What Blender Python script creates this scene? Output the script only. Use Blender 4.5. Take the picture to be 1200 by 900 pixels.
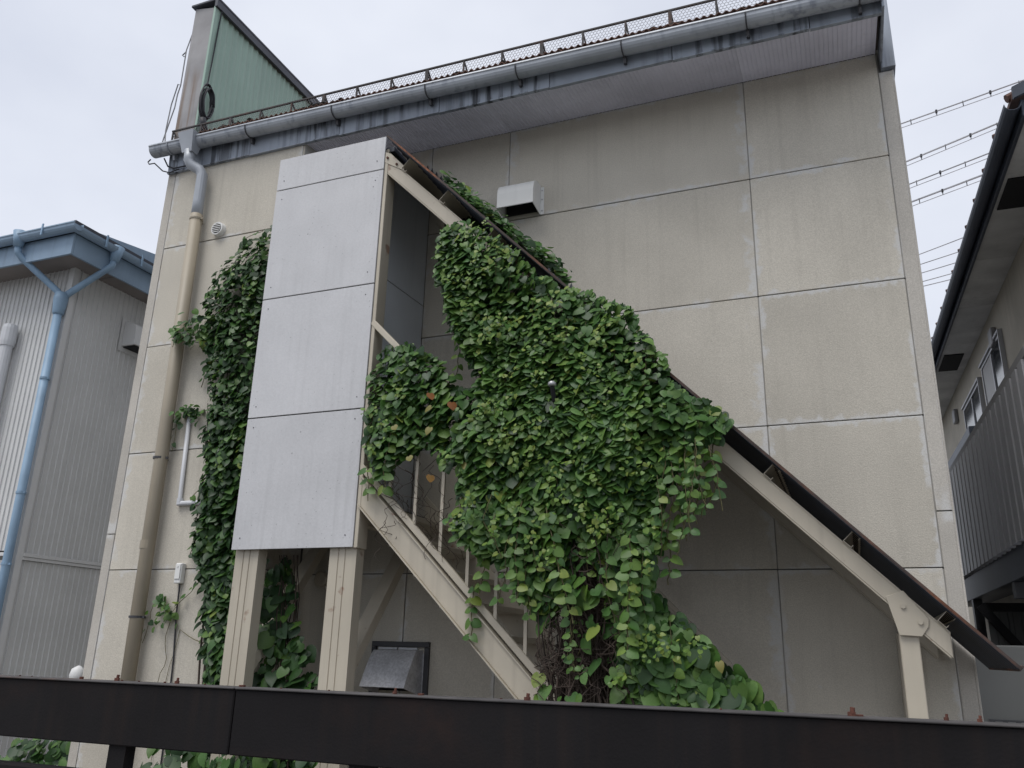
import bpy, bmesh, math, random
from mathutils import Vector, Matrix, noise
R = random.Random(7)
for o in list(bpy.data.objects): bpy.data.objects.remove(o)
SC = bpy.context.scene
COL = SC.collection

# ------------------------------------------------------------------ camera
YAW, PITCH, ROLL = .3852, .3121, .0261
fw = Vector((-math.sin(YAW)*math.cos(PITCH), math.cos(YAW)*math.cos(PITCH), math.sin(PITCH)))
rt = Vector((math.cos(YAW), math.sin(YAW), 0)); up = rt.cross(fw)
rt2 = rt*math.cos(ROLL)+up*math.sin(ROLL); up2 = -rt*math.sin(ROLL)+up*math.cos(ROLL)
cam = bpy.data.cameras.new('camera'); cam.sensor_width = 36; cam.lens = 975.69/1200*36
cam.clip_start = .05; cam.clip_end = 2000
co = bpy.data.objects.new('camera', cam); COL.objects.link(co)
M = Matrix((rt2, up2, -fw)).transposed().to_4x4(); M.translation = Vector((.4145, -5.4313, 1.6))
co.matrix_world = M; SC.camera = co

# ------------------------------------------------------------------ world, sun, exposure
SUN_EL, SUN_AZ = math.radians(62), math.radians(205)      # azimuth clockwise from +Y
w = bpy.data.worlds.new('World'); SC.world = w; w.use_nodes = True
nt = w.node_tree; nt.nodes.clear()
out = nt.nodes.new('ShaderNodeOutputWorld'); bg = nt.nodes.new('ShaderNodeBackground'); bg.inputs[1].default_value = .1
sky = nt.nodes.new('ShaderNodeTexSky'); sky.sky_type = 'NISHITA'; sky.sun_disc = False
sky.sun_elevation = SUN_EL; sky.sun_rotation = SUN_AZ
tc = nt.nodes.new('ShaderNodeTexCoord'); mp = nt.nodes.new('ShaderNodeMapping'); mp.inputs['Scale'].default_value = (1.2, 1.2, 2.2)
nz = nt.nodes.new('ShaderNodeTexNoise'); nz.inputs['Scale'].default_value = 1.6; nz.inputs['Detail'].default_value = 5
rp = nt.nodes.new('ShaderNodeValToRGB')
rp.color_ramp.elements[0].position = .28; rp.color_ramp.elements[0].color = (.455, .48, .55, 1)
rp.color_ramp.elements[1].position = .72; rp.color_ramp.elements[1].color = (.635, .655, .705, 1)
sc10 = nt.nodes.new('ShaderNodeVectorMath'); sc10.operation = 'SCALE'; sc10.inputs['Scale'].default_value = 10
mx = nt.nodes.new('ShaderNodeMix'); mx.data_type = 'RGBA'; mx.inputs[0].default_value = .9
nt.links.new(tc.outputs['Generated'], mp.inputs[0]); nt.links.new(mp.outputs[0], nz.inputs['Vector'])
nt.links.new(nz.outputs[0], rp.inputs[0]); nt.links.new(rp.outputs[0], sc10.inputs[0])
nt.links.new(sky.outputs[0], mx.inputs[6]); nt.links.new(sc10.outputs[0], mx.inputs[7])
nt.links.new(mx.outputs[2], bg.inputs[0]); nt.links.new(bg.outputs[0], out.inputs[0])
sl = bpy.data.lights.new('sun', 'SUN'); sl.energy = 1.5; sl.angle = math.radians(35); sl.color = (1, .97, .93)
so = bpy.data.objects.new('sun', sl); COL.objects.link(so)
sd = Vector((math.sin(SUN_AZ)*math.cos(SUN_EL), math.cos(SUN_AZ)*math.cos(SUN_EL), math.sin(SUN_EL)))
so.rotation_euler = sd.to_track_quat('Z', 'Y').to_euler(); so.location = sd*30
vs = SC.view_settings; vs.view_transform = 'Standard'; vs.look = 'None'; vs.exposure = .6; vs.gamma = 1; vs.use_curve_mapping = False

# ------------------------------------------------------------------ materials
def N(t, ty, **kw):
    n = t.nodes.new(ty)
    for k, v in kw.items(): setattr(n, k, v)
    return n
def mixc(t, fac, a, b, blend='MIX'):
    m = N(t, 'ShaderNodeMix', data_type='RGBA', blend_type=blend)
    for s, v in ((0, fac), (6, a), (7, b)):
        if hasattr(v, 'links'): t.links.new(v, m.inputs[s])
        else: m.inputs[s].default_value = v if s == 0 else (*v, 1)
    return m.outputs[2]
def noise_fac(t, vec, scale, lo, hi, detail=3, stretch=None):
    if stretch:
        mpn = N(t, 'ShaderNodeMapping'); mpn.inputs['Scale'].default_value = stretch; t.links.new(vec, mpn.inputs[0]); vec = mpn.outputs[0]
    n = N(t, 'ShaderNodeTexNoise'); n.inputs['Scale'].default_value = scale; n.inputs['Detail'].default_value = detail
    t.links.new(vec, n.inputs['Vector'])
    mr = N(t, 'ShaderNodeMapRange'); mr.inputs[1].default_value = lo; mr.inputs[2].default_value = hi
    t.links.new(n.outputs[0], mr.inputs[0])
    return mr.outputs[0]
def mul(t, a, b):
    m = N(t, 'ShaderNodeMath', operation='MULTIPLY')
    for i, v in enumerate((a, b)):
        if hasattr(v, 'links'): t.links.new(v, m.inputs[i])
        else: m.inputs[i].default_value = v
    return m.outputs[0]
MATS = {}
def mat(name, col, rough=.6, metal=0, speck=0, speck_scale=150, blotch=.12, blotch_scale=2.2, streak=0, streak_col=None, streak_lo=.5, streak_hi=.72,
        rust=0, rust_lo=.55, rust_hi=.7, rust_scale=4, bump=0, bump_scale=200, spec=.4, patches=False, pocks=False, objvar=0):
    m = bpy.data.materials.new(name); m.use_nodes = True; t = m.node_tree
    b = t.nodes['Principled BSDF']; b.inputs['Roughness'].default_value = rough; b.inputs['Metallic'].default_value = metal
    b.inputs['Specular IOR Level'].default_value = spec
    g = N(t, 'ShaderNodeTexCoord'); vec = g.outputs['Object']
    oi = N(t, 'ShaderNodeObjectInfo')
    ad = N(t, 'ShaderNodeVectorMath', operation='ADD'); t.links.new(vec, ad.inputs[0])
    sca = N(t, 'ShaderNodeVectorMath', operation='SCALE'); sca.inputs[0].default_value = (37, 11, 23); t.links.new(oi.outputs['Random'], sca.inputs['Scale'])
    t.links.new(sca.outputs[0], ad.inputs[1]); v2 = ad.outputs[0]
    c = mixc(t, noise_fac(t, v2, blotch_scale, .3, .7, 5), tuple(x*(1-blotch) for x in col), tuple(min(1, x*(1+blotch)) for x in col))
    if objvar:
        hv = N(t, 'ShaderNodeMapRange'); hv.inputs[3].default_value = 1-objvar; hv.inputs[4].default_value = 1+objvar
        t.links.new(oi.outputs['Random'], hv.inputs[0])
        cv = N(t, 'ShaderNodeVectorMath', operation='SCALE'); t.links.new(c, cv.inputs[0]); t.links.new(hv.outputs[0], cv.inputs['Scale']); c = cv.outputs[0]
    if speck:
        f = noise_fac(t, v2, speck_scale, .35, .65, 2)
        c = mixc(t, mul(t, f, 1), c, mixc(t, 1.0, c, tuple([1-speck]*3), 'MULTIPLY'))
    if streak:
        f = noise_fac(t, v2, 1, streak_lo, streak_hi, 4, (22, 22, .7))
        f2 = noise_fac(t, v2, 1.1, .38, .62, 3)
        sc_ = streak_col or tuple(x*.35 for x in col)
        c = mixc(t, mul(t, mul(t, f, f2), streak), c, sc_)
    if patches:
        sp = N(t, 'ShaderNodeSeparateXYZ'); t.links.new(g.outputs['Generated'], sp.inputs[0])
        def edge(o):
            a = N(t, 'ShaderNodeMath', operation='SUBTRACT'); t.links.new(o, a.inputs[0]); a.inputs[1].default_value = .5
            bb = N(t, 'ShaderNodeMath', operation='ABSOLUTE'); t.links.new(a.outputs[0], bb.inputs[0]); return bb.outputs[0]
        mxx = N(t, 'ShaderNodeMath', operation='MAXIMUM'); t.links.new(edge(sp.outputs[0]), mxx.inputs[0]); t.links.new(edge(sp.outputs[2]), mxx.inputs[1])
        # ragged filler smeared along the joints
        rag = N(t, 'ShaderNodeMath', operation='MULTIPLY_ADD'); t.links.new(noise_fac(t, v2, 16, .1, .9, 8), rag.inputs[0]); rag.inputs[1].default_value = .12; t.links.new(mxx.outputs[0], rag.inputs[2])
        em = N(t, 'ShaderNodeMapRange'); em.inputs[1].default_value = .525; em.inputs[2].default_value = .55; t.links.new(rag.outputs[0], em.inputs[0])
        f = mul(t, em.outputs[0], noise_fac(t, v2, 2.6, .43, .5, 3))
        c = mixc(t, mul(t, mul(t, f, noise_fac(t, v2, 90, .2, .5, 3)), .75), c, (.58, .58, .57))
        vo = N(t, 'ShaderNodeTexVoronoi'); vo.inputs['Scale'].default_value = 3.2; t.links.new(v2, vo.inputs['Vector'])
        vm = N(t, 'ShaderNodeMapRange'); vm.inputs[1].default_value = .055; vm.inputs[2].default_value = .035; t.links.new(vo.outputs['Distance'], vm.inputs[0])
        c = mixc(t, mul(t, mul(t, vm.outputs[0], noise_fac(t, v2, 60, .4, .6, 2)), .55), c, (.52, .52, .53))
    if pocks:
        for s_, lo, hi, st in ((7, .05, .03, .8), (26, .13, .08, .45)):
            vo = N(t, 'ShaderNodeTexVoronoi'); vo.inputs['Scale'].default_value = s_; t.links.new(v2, vo.inputs['Vector'])
            vm = N(t, 'ShaderNodeMapRange'); vm.inputs[1].default_value = lo; vm.inputs[2].default_value = hi; t.links.new(vo.outputs['Distance'], vm.inputs[0])
            c = mixc(t, mul(t, mul(t, vm.outputs[0], noise_fac(t, v2, 5, .45, .6, 2)), st), c, (.12, .12, .12))
    if rust:
        f = noise_fac(t, v2, rust_scale, rust_lo, rust_hi, 6)
        rc = mixc(t, noise_fac(t, v2, 30, .3, .7, 3), (.09, .035, .02), (.26, .10, .045))
        c = mixc(t, mul(t, f, rust), c, rc)
    t.links.new(c, b.inputs['Base Color'])
    if bump:
        n = N(t, 'ShaderNodeTexNoise'); n.inputs['Scale'].default_value = bump_scale; n.inputs['Detail'].default_value = 4; t.links.new(v2, n.inputs['Vector'])
        bp = N(t, 'ShaderNodeBump'); bp.inputs['Strength'].default_value = bump; bp.inputs['Distance'].default_value = .004
        t.links.new(n.outputs[0], bp.inputs['Height']); t.links.new(bp.outputs[0], b.inputs['Normal'])
    MATS[name] = m
    return m
mat('render', (.56, .523, .45), .85, speck=.17, blotch=.08, blotch_scale=1.7, streak=.28, streak_col=(.34, .315, .27), bump=.5, bump_scale=160, patches=True, objvar=.06, spec=.2)
mat('strip', (.51, .48, .43), .85, speck=.18, blotch=.1, bump=.5, bump_scale=160, patches=True, spec=.2)
mat('sealant', (.28, .268, .243), .8, blotch=.25, blotch_scale=5)
mat('joint', (.14, .138, .13), .9)
mat('screen', (.53, .53, .54), .55, speck=.06, speck_scale=70, blotch=.05, streak=.55, streak_col=(.38, .38, .385), blotch_scale=3, pocks=True, bump=.15, bump_scale=90, objvar=.03)
mat('greypanel', (.70, .74, .78), .6, blotch=.05, streak=.15)
mat('beige', (.46, .415, .335), .5, blotch=.08, streak=.4, streak_col=(.30, .27, .22), rust=.7, rust_lo=.66, rust_hi=.73, rust_scale=8, spec=.4)
mat('beigepipe', (.30, .262, .20), .5, blotch=.10, streak=.4, streak_col=(.19, .15, .09))
mat('galv', (.37, .395, .43), .45, metal=.15, blotch=.18, streak=.85, streak_col=(.17, .19, .23), bump=.05, bump_scale=30, spec=.5)
mat('fascia', (.30, .335, .39), .45, metal=.15, blotch=.2, streak=1, streak_col=(.045, .05, .06), streak_lo=.47, streak_hi=.62, spec=.5)
mat('soffit', (.70, .70, .80), .7, blotch=.15, blotch_scale=1.6, streak=.1)
mat('darksheet', (.03, .035, .048), .5, blotch=.3, streak=.3)
mat('rustedge', (.055, .04, .036), .8, blotch=.35, blotch_scale=6, rust=.9, rust_lo=.5, rust_hi=.62, rust_scale=2, bump=.4)
mat('rooftile', (.14, .075, .055), .85, blotch=.4, blotch_scale=8, bump=.5, bump_scale=60)
mat('litter', (.035, .03, .027), .95, blotch=.4, blotch_scale=20, bump=.8, bump_scale=60)
mat('rustrail', (.06, .056, .056), .8, blotch=.35, blotch_scale=10, rust=.35)
mat('wire', (.22, .22, .23), .6, blotch=.2)
mat('lineclad', (.50, .51, .53), .6, blotch=.15)
mat('cable', (.025, .026, .032), .55)
mat('green', (.30, .42, .355), .55, blotch=.07, streak=.35, streak_col=(.19, .25, .225))
mat('fincon', (.31, .305, .31), .85, blotch=.18, blotch_scale=3, streak=.9, streak_col=(.20, .145, .11), streak_lo=.44, streak_hi=.6, bump=.5, bump_scale=80)
mat('coping', (.06, .065, .08), .5, blotch=.2)
mat('whitehood', (.70, .70, .68), .5, blotch=.05, streak=.3, streak_col=(.38, .37, .35))
mat('steel', (.62, .62, .64), .36, metal=.25, blotch=.12, blotch_scale=9, speck=.25, speck_scale=60)
mat('darkmetal', (.05, .05, .055), .5, blotch=.2)
mat('black', (.012, .012, .014), .8)
mat('beam', (.0115, .0105, .0112), .75, spec=.12, blotch=.18, blotch_scale=3, streak=.3, streak_col=(.03, .02, .016), streak_lo=.5, streak_hi=.7, rust=.05, rust_lo=.58, rust_hi=.78, rust_scale=2.4, bump=.25, bump_scale=120)
mat('bolt', (.10, .04, .028), .9, blotch=.4, blotch_scale=30, bump=.6)
mat('siding', (.60, .60, .59), .5, blotch=.05, streak=.25, streak_col=(.47, .47, .46), spec=.4)
mat('blue', (.225, .335, .455), .5, blotch=.14, blotch_scale=4, streak=.45, streak_col=(.15, .22, .30))
mat('bluegutter', (.255, .35, .455), .5, blotch=.14, streak=.45, streak_col=(.17, .22, .28))
mat('whitepipe', (.56, .57, .59), .4, blotch=.04, streak=.2)
mat('soffitdark', (.22, .20, .19), .8, blotch=.15)
mat('houserender', (.42, .385, .32), .9, blotch=.12, streak=.3, bump=.3)
mat('housesoffit', (.62, .62, .61), .85, blotch=.2, streak=.2)
mat('housetile', (.12, .065, .05), .8, blotch=.4, blotch_scale=6)
mat('housegutter', (.045, .055, .075), .5, blotch=.25)
mat('balconyrail', (.17, .165, .16), .5, blotch=.1)
mat('metalclad', (.25, .247, .25), .42, metal=.2, blotch=.1, streak=.3)
mat('aluframe', (.36, .36, .37), .4, metal=.5, blotch=.05)
mat('glass', (.02, .025, .03), .08, spec=.6)
mat('frosted', (.22, .21, .2), .4)
mat('paleutility', (.13, .133, .128), .7, blotch=.06, streak=.3)
mat('asphalt', (.10, .10, .10), .9, speck=.3, speck_scale=200, blotch=.15, bump=.5)
mat('concrete', (.25, .245, .235), .9, speck=.2, blotch=.15, bump=.5)
mat('bounce_cut_soil', (.10, .075, .052), .95, blotch=.35, blotch_scale=4, speck=.3, bump=.8, bump_scale=40)
mat('bark', (.06, .043, .033), .95, blotch=.5, blotch_scale=14, bump=1, bump_scale=70)
mat('twig', (.055, .04, .032), .9, blotch=.4, blotch_scale=12)
mat('greenstem', (.11, .10, .045), .8, blotch=.3)
def leafmat():
    m = bpy.data.materials.new('leaf'); m.use_nodes = True; t = m.node_tree; b = t.nodes['Principled BSDF']
    a = N(t, 'ShaderNodeAttribute', attribute_name='tint'); g = N(t, 'ShaderNodeTexCoord')
    c = mixc(t, noise_fac(t, g.outputs['Object'], 40, .3, .7, 3), a.outputs['Color'], mixc(t, 1.0, a.outputs['Color'], (.66, .74, .66), 'MULTIPLY'))
    t.links.new(c, b.inputs['Base Color']); b.inputs['Roughness'].default_value = .46; b.inputs['Specular IOR Level'].default_value = .42
    tr = N(t, 'ShaderNodeBsdfTranslucent'); t.links.new(c, tr.inputs[0]); ms = N(t, 'ShaderNodeMixShader'); ms.inputs[0].default_value = .32
    t.links.new(b.outputs[0], ms.inputs[1]); t.links.new(tr.outputs[0], ms.inputs[2]); t.links.new(ms.outputs[0], t.nodes['Material Output'].inputs[0])
    MATS['leaf'] = m
leafmat()

# ------------------------------------------------------------------ helpers
V = Vector
def thing(name, label, cat, loc=(0, 0, 0), group=None):
    o = bpy.data.objects.new(name, None); o.empty_display_size = .2; COL.objects.link(o); o.location = loc
    o['label'] = label; o['category'] = cat
    if group: o['group'] = group
    return o
def wloc(o):
    l = V((0, 0, 0))
    while o: l = l+o.location; o = o.parent
    return l
def obj(name, bm, m, parent=None, smooth=False, kind=None, label=None):
    me = bpy.data.meshes.new(name)
    bmesh.ops.recalc_face_normals(bm, faces=bm.faces) if not smooth == 'raw' else None
    if parent: bmesh.ops.translate(bm, verts=bm.verts, vec=-wloc(parent))
    bm.to_mesh(me); bm.free()
    me.materials.append(MATS[m])
    if smooth:
        for p in me.polygons: p.use_smooth = True
    o = bpy.data.objects.new(name, me); COL.objects.link(o)
    if parent: o.parent = parent
    if kind: o['kind'] = kind
    if label: o['label'] = label
    return o
def tag(o, label, cat, group=None):
    o['label'] = label; o['category'] = cat
    if group: o['group'] = group
    return o
def nb(): return bmesh.new()
def bx(bm, x0, x1, y0, y1, z0, z1, bev=0):
    r = bmesh.ops.create_cube(bm, size=1)
    for v in r['verts']:
        v.co = V(((x0+x1)/2+v.co.x*(x1-x0), (y0+y1)/2+v.co.y*(y1-y0), (z0+z1)/2+v.co.z*(z1-z0)))
    if bev:
        es = list({e for v in r['verts'] for e in v.link_edges})
        bmesh.ops.bevel(bm, geom=es, offset=bev, segments=1, affect='EDGES')
    return bm
def box(*a, **k): return bx(nb(), *a, **k)
def bar(bm, a, b, w, h, upv=(0, 0, 1), bev=0):
    """rectangular bar from a to b, w across, h along upv"""
    a, b = V(a), V(b); d = (b-a).normalized(); u = V(upv); s = d.cross(u).normalized(); u = s.cross(d).normalized()
    vs_ = [bm.verts.new(p+s*sx*w/2+u*su*h/2) for p in (a, b) for sx, su in ((-1, -1), (1, -1), (1, 1), (-1, 1))]
    fs = [(0, 1, 2, 3), (7, 6, 5, 4)]+[(i, i+4, (i+1) % 4+4, (i+1) % 4) for i in range(4)]
    F = [bm.faces.new([vs_[i] for i in f]) for f in fs]
    if bev: bmesh.ops.bevel(bm, geom=list({e for f in F for e in f.edges}), offset=bev, segments=1, affect='EDGES')
    return bm
def tube(bm, pts, r, n=8, cap=True):
    pts = [V(p) for p in pts]; rs = r if isinstance(r, (list, tuple)) else [r]*len(pts)
    rings = []; ref = None
    for i, p in enumerate(pts):
        d = (pts[min(i+1, len(pts)-1)]-pts[max(i-1, 0)]).normalized()
        if ref is None: ref = V((1, 0, 0)) if abs(d.x) < .9 else V((0, 1, 0))
        s = d.cross(ref).normalized(); u = s.cross(d).normalized(); ref = u
        rings.append([bm.verts.new(p+(s*math.cos(k*2*math.pi/n)+u*math.sin(k*2*math.pi/n))*rs[i]) for k in range(n)])
    for a, b in zip(rings, rings[1:]):
        for k in range(n): bm.faces.new((a[k], a[(k+1) % n], b[(k+1) % n], b[k]))
    if cap: bm.faces.new(rings[0][::-1]); bm.faces.new(rings[-1])
    return bm
def prism(bm, poly, d, bev=0):
    """poly of 3D points extruded by vector d"""
    a = [bm.verts.new(V(p)) for p in poly]; b = [bm.verts.new(V(p)+V(d)) for p in poly]; n = len(poly)
    F = [bm.faces.new(a), bm.faces.new(b[::-1])]+[bm.faces.new((a[i], b[i], b[(i+1) % n], a[(i+1) % n])) for i in range(n)]
    if bev: bmesh.ops.bevel(bm, geom=list({e for f in F for e in f.edges}), offset=bev, segments=1, affect='EDGES')
    return bm
def corr(bm, o, u, v, nrm, L, H, pitch, depth, prof='trap', thick=.0):
    """corrugated sheet: ribs run along v, profile along u"""
    o, u, v, nrm = V(o), V(u), V(v), V(nrm)
    pts = []
    k = int(L/pitch+.5)
    for i in range(k):
        if prof == 'trap': seq = ((0, 0), (.55, 0), (.63, 1), (.92, 1))
        elif prof == 'deep': seq = ((0, 0), (.22, 0), (.26, 1), (.96, 1))
        elif prof == 'rib': seq = ((0, 0), (.82, 0), (.87, 1), (.95, 1))
        else: seq = tuple((j/6, .5-.5*math.cos(j/6*2*math.pi)) for j in range(6))
        for f, h in seq: pts.append(((i+f)*pitch, h*depth))
    pts.append((k*pitch, 0))
    a = [bm.verts.new(o+u*p+nrm*h) for p, h in pts]; b = [bm.verts.new(o+u*p+nrm*h+v*H) for p, h in pts]
    for i in range(len(pts)-1): bm.faces.new((a[i], a[i+1], b[i+1], b[i]))
    if thick:
        a2 = [bm.verts.new(x.co-nrm*thick) for x in a]; b2 = [bm.verts.new(x.co-nrm*thick) for x in b]
        for i in range(len(pts)-1):
            bm.faces.new((a2[i+1], a2[i], b2[i], b2[i+1])); bm.faces.new((a[i+1], a[i], a2[i], a2[i+1])); bm.faces.new((b[i], b[i+1], b2[i+1], b2[i]))
        bm.faces.new((a[0], b[0], b2[0], a2[0])); bm.faces.new((b[-1], a[-1], a2[-1], b2[-1]))
    return bm
def lerp(a, b, t): return a+(b-a)*t

# ------------------------------------------------------------------ ground
def sheet(name, x0, x1, y0, y1, z, m):
    bm = nb(); bm.faces.new([bm.verts.new((x, y, z)) for x, y in ((x0, y0), (x1, y0), (x1, y1), (x0, y1))])
    o = obj(name, bm, m); o['kind'] = 'structure'; return o
sheet('ground', -400, 400, -400, 400, 0, 'asphalt')
sheet('pavement', -14, 10, -9, 6, .004, 'concrete')

sheet('bounce_cut_soil', -12, 1.4, -2.45, 0, .008, 'bounce_cut_soil')  # unseen brown strip added to cut light bounced onto the lower wall
# ------------------------------------------------------------------ main building
B = thing('panel_building', 'tall windowless building clad in beige rendered panels with a grey gutter', 'building')
XL, XB, XR, YB = -4.96, -3.50, 1.0, -.52
ZJ = [.02, .3056, 1.2156, 2.1256, 3.0356, 3.9456, 4.8556, 5.68]
T = .014
obj('wall_core', bx(box(XB-.1, XR-.006, T, 5, 0, 5.72), XL+.006, XB-.006, YB+T, 5, 0, 5.84), 'joint', B)
def panel(x0, x1, z0, z1, y, m='render', name='wall_panel'):
    g = .0035
    j = R.uniform(-.0012, .0012)
    return obj(name, box(x0+g, x1-g, y+j, y+T-.0005, z0+g, z1-g, bev=.0025), m, B)
for i in range(len(ZJ)-1):
    for x0, x1 in ((-3.49, -2.57), (-2.57, -1.86), (-1.86, 0), (0, .91)):
        panel(x0, x1, ZJ[i], ZJ[i+1], 0)
for xj in (-1.86, 0, .91):
    for i in range(2, len(ZJ)-1): obj('joint_sealant', box(xj-.0042, xj+.0042, .004+R.uniform(0, .003), T+.002, ZJ[i]+.006, ZJ[i+1]-.006), 'sealant', B)
for z0, z1 in ((.02, 2.45), (2.45, 5.52)): panel(.91, XR, z0, z1, 0, 'strip', 'corner_strip')
# right side face of the corner, seen edge-on
obj('side_wall', box(XR-.004, XR+.008, -.001, 5, .02, 5.52, bev=.002), 'strip', B)
ZB = ZJ[:-1]+[5.70]
for i in range(len(ZB)-1):
    panel(XL+.09, XB-.01, ZB[i], ZB[i+1], YB)
for z0, z1 in ((.02, 2.40), (2.40, 5.70)): panel(XL, XL+.09, z0, z1, YB, 'strip', 'corner_strip')
for i in range(len(ZB)-1):
    obj('wall_panel', box(XB-.014, XB, YB+.006, -.001, ZB[i]+.0035, ZB[i+1]-.0035, bev=.002), 'render', B)
    obj('wall_panel', box(XL-.002, XL+.012, YB+T+.001, 5, ZB[i]+.0035, ZB[i+1]-.0035, bev=.002), 'strip', B)
# corner cap beside the eave
obj('corner_cap', box(.93, 1.022, -.035, .5, 5.525, 6.6, bev=.003), 'fascia', B, label='grey metal cap above the corner strip')
# eave: soffit panels, fascia pieces
def zf(x): return lerp(5.615, 5.575, (x+5)/6)      # bottom edge of fascia
edges = [-4.93, -3.64, -1.86, 0, .925]
sp = obj('soffit', box(-3.6, .925, -.5, -.005, 5.70, 5.72), 'soffitdark', B)
for a, b in ((-3.6, -1.86), (-1.86, 0), (0, .925)):
    z0 = (zf(a)+zf(b))/2+.012
    u, v = V((1, 0, 0)), V((0, .515, 5.675-z0)); nrm = V((0, 0, -1))
    bm = corr(nb(), (a+.006, -.52, z0), u, v.normalized(), nrm, b-a-.015, v.length, .03, .006, 'rib', .004)
    obj('soffit_panel', bm, 'soffit', sp)
xs = [-4.95, -4.05, -3.15, -2.24, -1.33, -.42, .49, .93]
for a, b in zip(xs, xs[1:]):
    bm = nb(); y = -.545
    prism(bm, [(a+.002, y, zf(a)), (b-.002, y, zf(b)), (b-.002, y-.018, zf(b)+.26), (a+.002, y-.018, zf(a)+.26)], (0, .02, 0), bev=.002)
    bx(bm, a+.002, b-.002, y-.006, y+.022, (zf(a)+zf(b))/2-.012, (zf(a)+zf(b))/2-.001)
    obj('fascia_board', bm, 'fascia', B)
obj('fascia_end', box(.926, .942, -.6, 0, 5.57, 5.86, bev=.003), 'fascia', B)
# gutter
def zg(x): return lerp(5.835, 5.70, (x+5.07)/6)     # rim height
def gutter(bm, x0, x1, yc, zfun, r=.064, n=10, t=.004, capl=True):
    rings = []
    m = 16
    for i in range(m+1):
        x = lerp(x0, x1, i/m); zc = zfun(x)
        oo = [bm.verts.new((x, yc+r*math.cos(a), zc-.02+(r*1.0)*math.sin(a))) for a in [math.pi+k*math.pi/n for k in range(n+1)]]
        oo = [bm.verts.new((x, yc-r-.006, zc)), bm.verts.new((x, yc-r-.008, zc-.012))]+oo+[bm.verts.new((x, yc+r, zc+.01))]
        ii = [bm.verts.new((x, yc+(r-t)*math.cos(a), zc-.02+(r-t)*math.sin(a))) for a in [math.pi+k*math.pi/n for k in range(n+1)]]
        ii = [bm.verts.new((x, yc-r+.004, zc))]+ii+[bm.verts.new((x, yc+r-t, zc+.01))]
        rings.append(oo+ii[::-1])
    k = len(rings[0])
    for a, b in zip(rings, rings[1:]):
        for j in range(k): bm.faces.new((a[j], a[(j+1) % k], b[(j+1) % k], b[j]))
    for rg in (rings[0], rings[-1]): bm.faces.new(rg)
    if capl:
        for x in (x0, x1):
            zc = zfun(x); s = 1 if x == x0 else -1
            pr = [(x+.002*s, yc+(r-.001)*math.cos(a), zc-.02+(r-.001)*math.sin(a)) for a in [math.pi+q*math.pi/n for q in range(n+1)]]
            prism(bm, pr, (.004*s, 0, 0))
    return bm
G = obj('gutter', gutter(nb(), -5.07, .935, -.622, zg), 'galv', B, smooth=False)
for x in (-4.86, -4.36+.35, -3.05-.1, -2.3, -1.55, -.75, .1, .8):
    bm = nb(); zc = zg(x)
    tube(bm, [(x, -.622+.07*math.cos(a), zc-.02+.07*math.sin(a)) for a in [math.pi*(.97+k*1.03/8) for k in range(9)]], .005, 5)
    bar(bm, (x, -.575, zc-.07), (x, -.56, zc-.12), .02, .05)
    obj('bracket', bm, 'darkmetal' if x > -4.5 else 'galv', G)
# roof sheet and its ragged edge
roof = obj('roof', corr(nb(), (-4.7, -.655, 5.868), (1, 0, -.021), V((0, 1, .1)).normalized(), V((0, -.1, 1)).normalized(), 5.62, 5.2, .05, .017, 'sine', .006), 'rooftile', B)
bm = nb()
for i in range(95):
    x = R.uniform(-4.9, .9); zc = 5.905-.021*(x+4.7)
    if noise.noise(V((x*1.3, 0, 3))) < .05 and R.random() < .8: continue
    r = bmesh.ops.create_icosphere(bm, subdivisions=1, radius=1)
    sx, sy, sz = R.uniform(.03, .09), R.uniform(.02, .05), R.uniform(.014, .04)
    for v in r['verts']: v.co = V((x+v.co.x*sx*R.uniform(.7, 1.2), -.6+R.uniform(-.01, .03)+v.co.y*sy, zc+v.co.z*sz*R.uniform(.6, 1.3)))
obj('leaf_litter', bm, 'litter', roof, kind='stuff')
# snow guard: rail, posts, braces, netting
def zr(x): return 6.058-.0105*(x+4.98)
SG = obj('snow_guard', bar(nb(), (-4.985, -.536, zr(-4.985)), (.92, -.536, zr(.92)), .016, .012), 'rustrail', B)
obj('lower_rail', bar(nb(), (-4.985, -.536, zr(-4.985)-.145), (.92, -.536, zr(.92)-.145), .02, .012), 'rustrail', SG)
k = 0; x = -4.975
while x < .92:
    wd = .026 if k % 3 == 2 else .013
    obj('post', bar(nb(), (x, -.536, zr(x)), (x, -.536, zr(x)-.2), wd, .012, (0, 1, 0)), 'rustrail', SG)
    obj('brace', bar(nb(), (x, -.526, zr(x)-.005), (x+.012, -.40, zr(x)-.15), wd*.8, .01), 'rustrail', SG)
    x += .325; k += 1
bm = nb(); p = .026; x = -4.97
def wseg(a, b, r=.0016):
    a, b = V(a), V(b); d = (b-a).normalized(); s = d.cross(V((0, 1, 0))).normalized()*r; u = V((0, 1, 0))*r
    q = [bm.verts.new(pp+o_) for pp in (a, b) for o_ in (s, -s*.5+u, -s*.5-u)]
    for i in range(3): bm.faces.new((q[i], q[(i+1) % 3], q[(i+1) % 3+3], q[i+3]))
rows = 6; hgt = .138/rows
while x < .9:
    z0 = zr(x)-.138
    for r_ in range(rows):
        o_ = p/2 if r_ % 2 else 0
        za = z0+r_*hgt
        wob = R.uniform(-.003, .003)
        wseg((x+o_, -.539, za), (x+o_, -.539, za+hgt*.5+wob))
        wseg((x+o_, -.539, za+hgt*.5+wob), (x+o_+p/2, -.539, za+hgt)); wseg((x+o_, -.539, za+hgt*.5+wob), (x+o_-p/2, -.539, za+hgt))
    x += p
obj('netting', bm, 'wire', SG, smooth='raw', kind='stuff')
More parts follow.
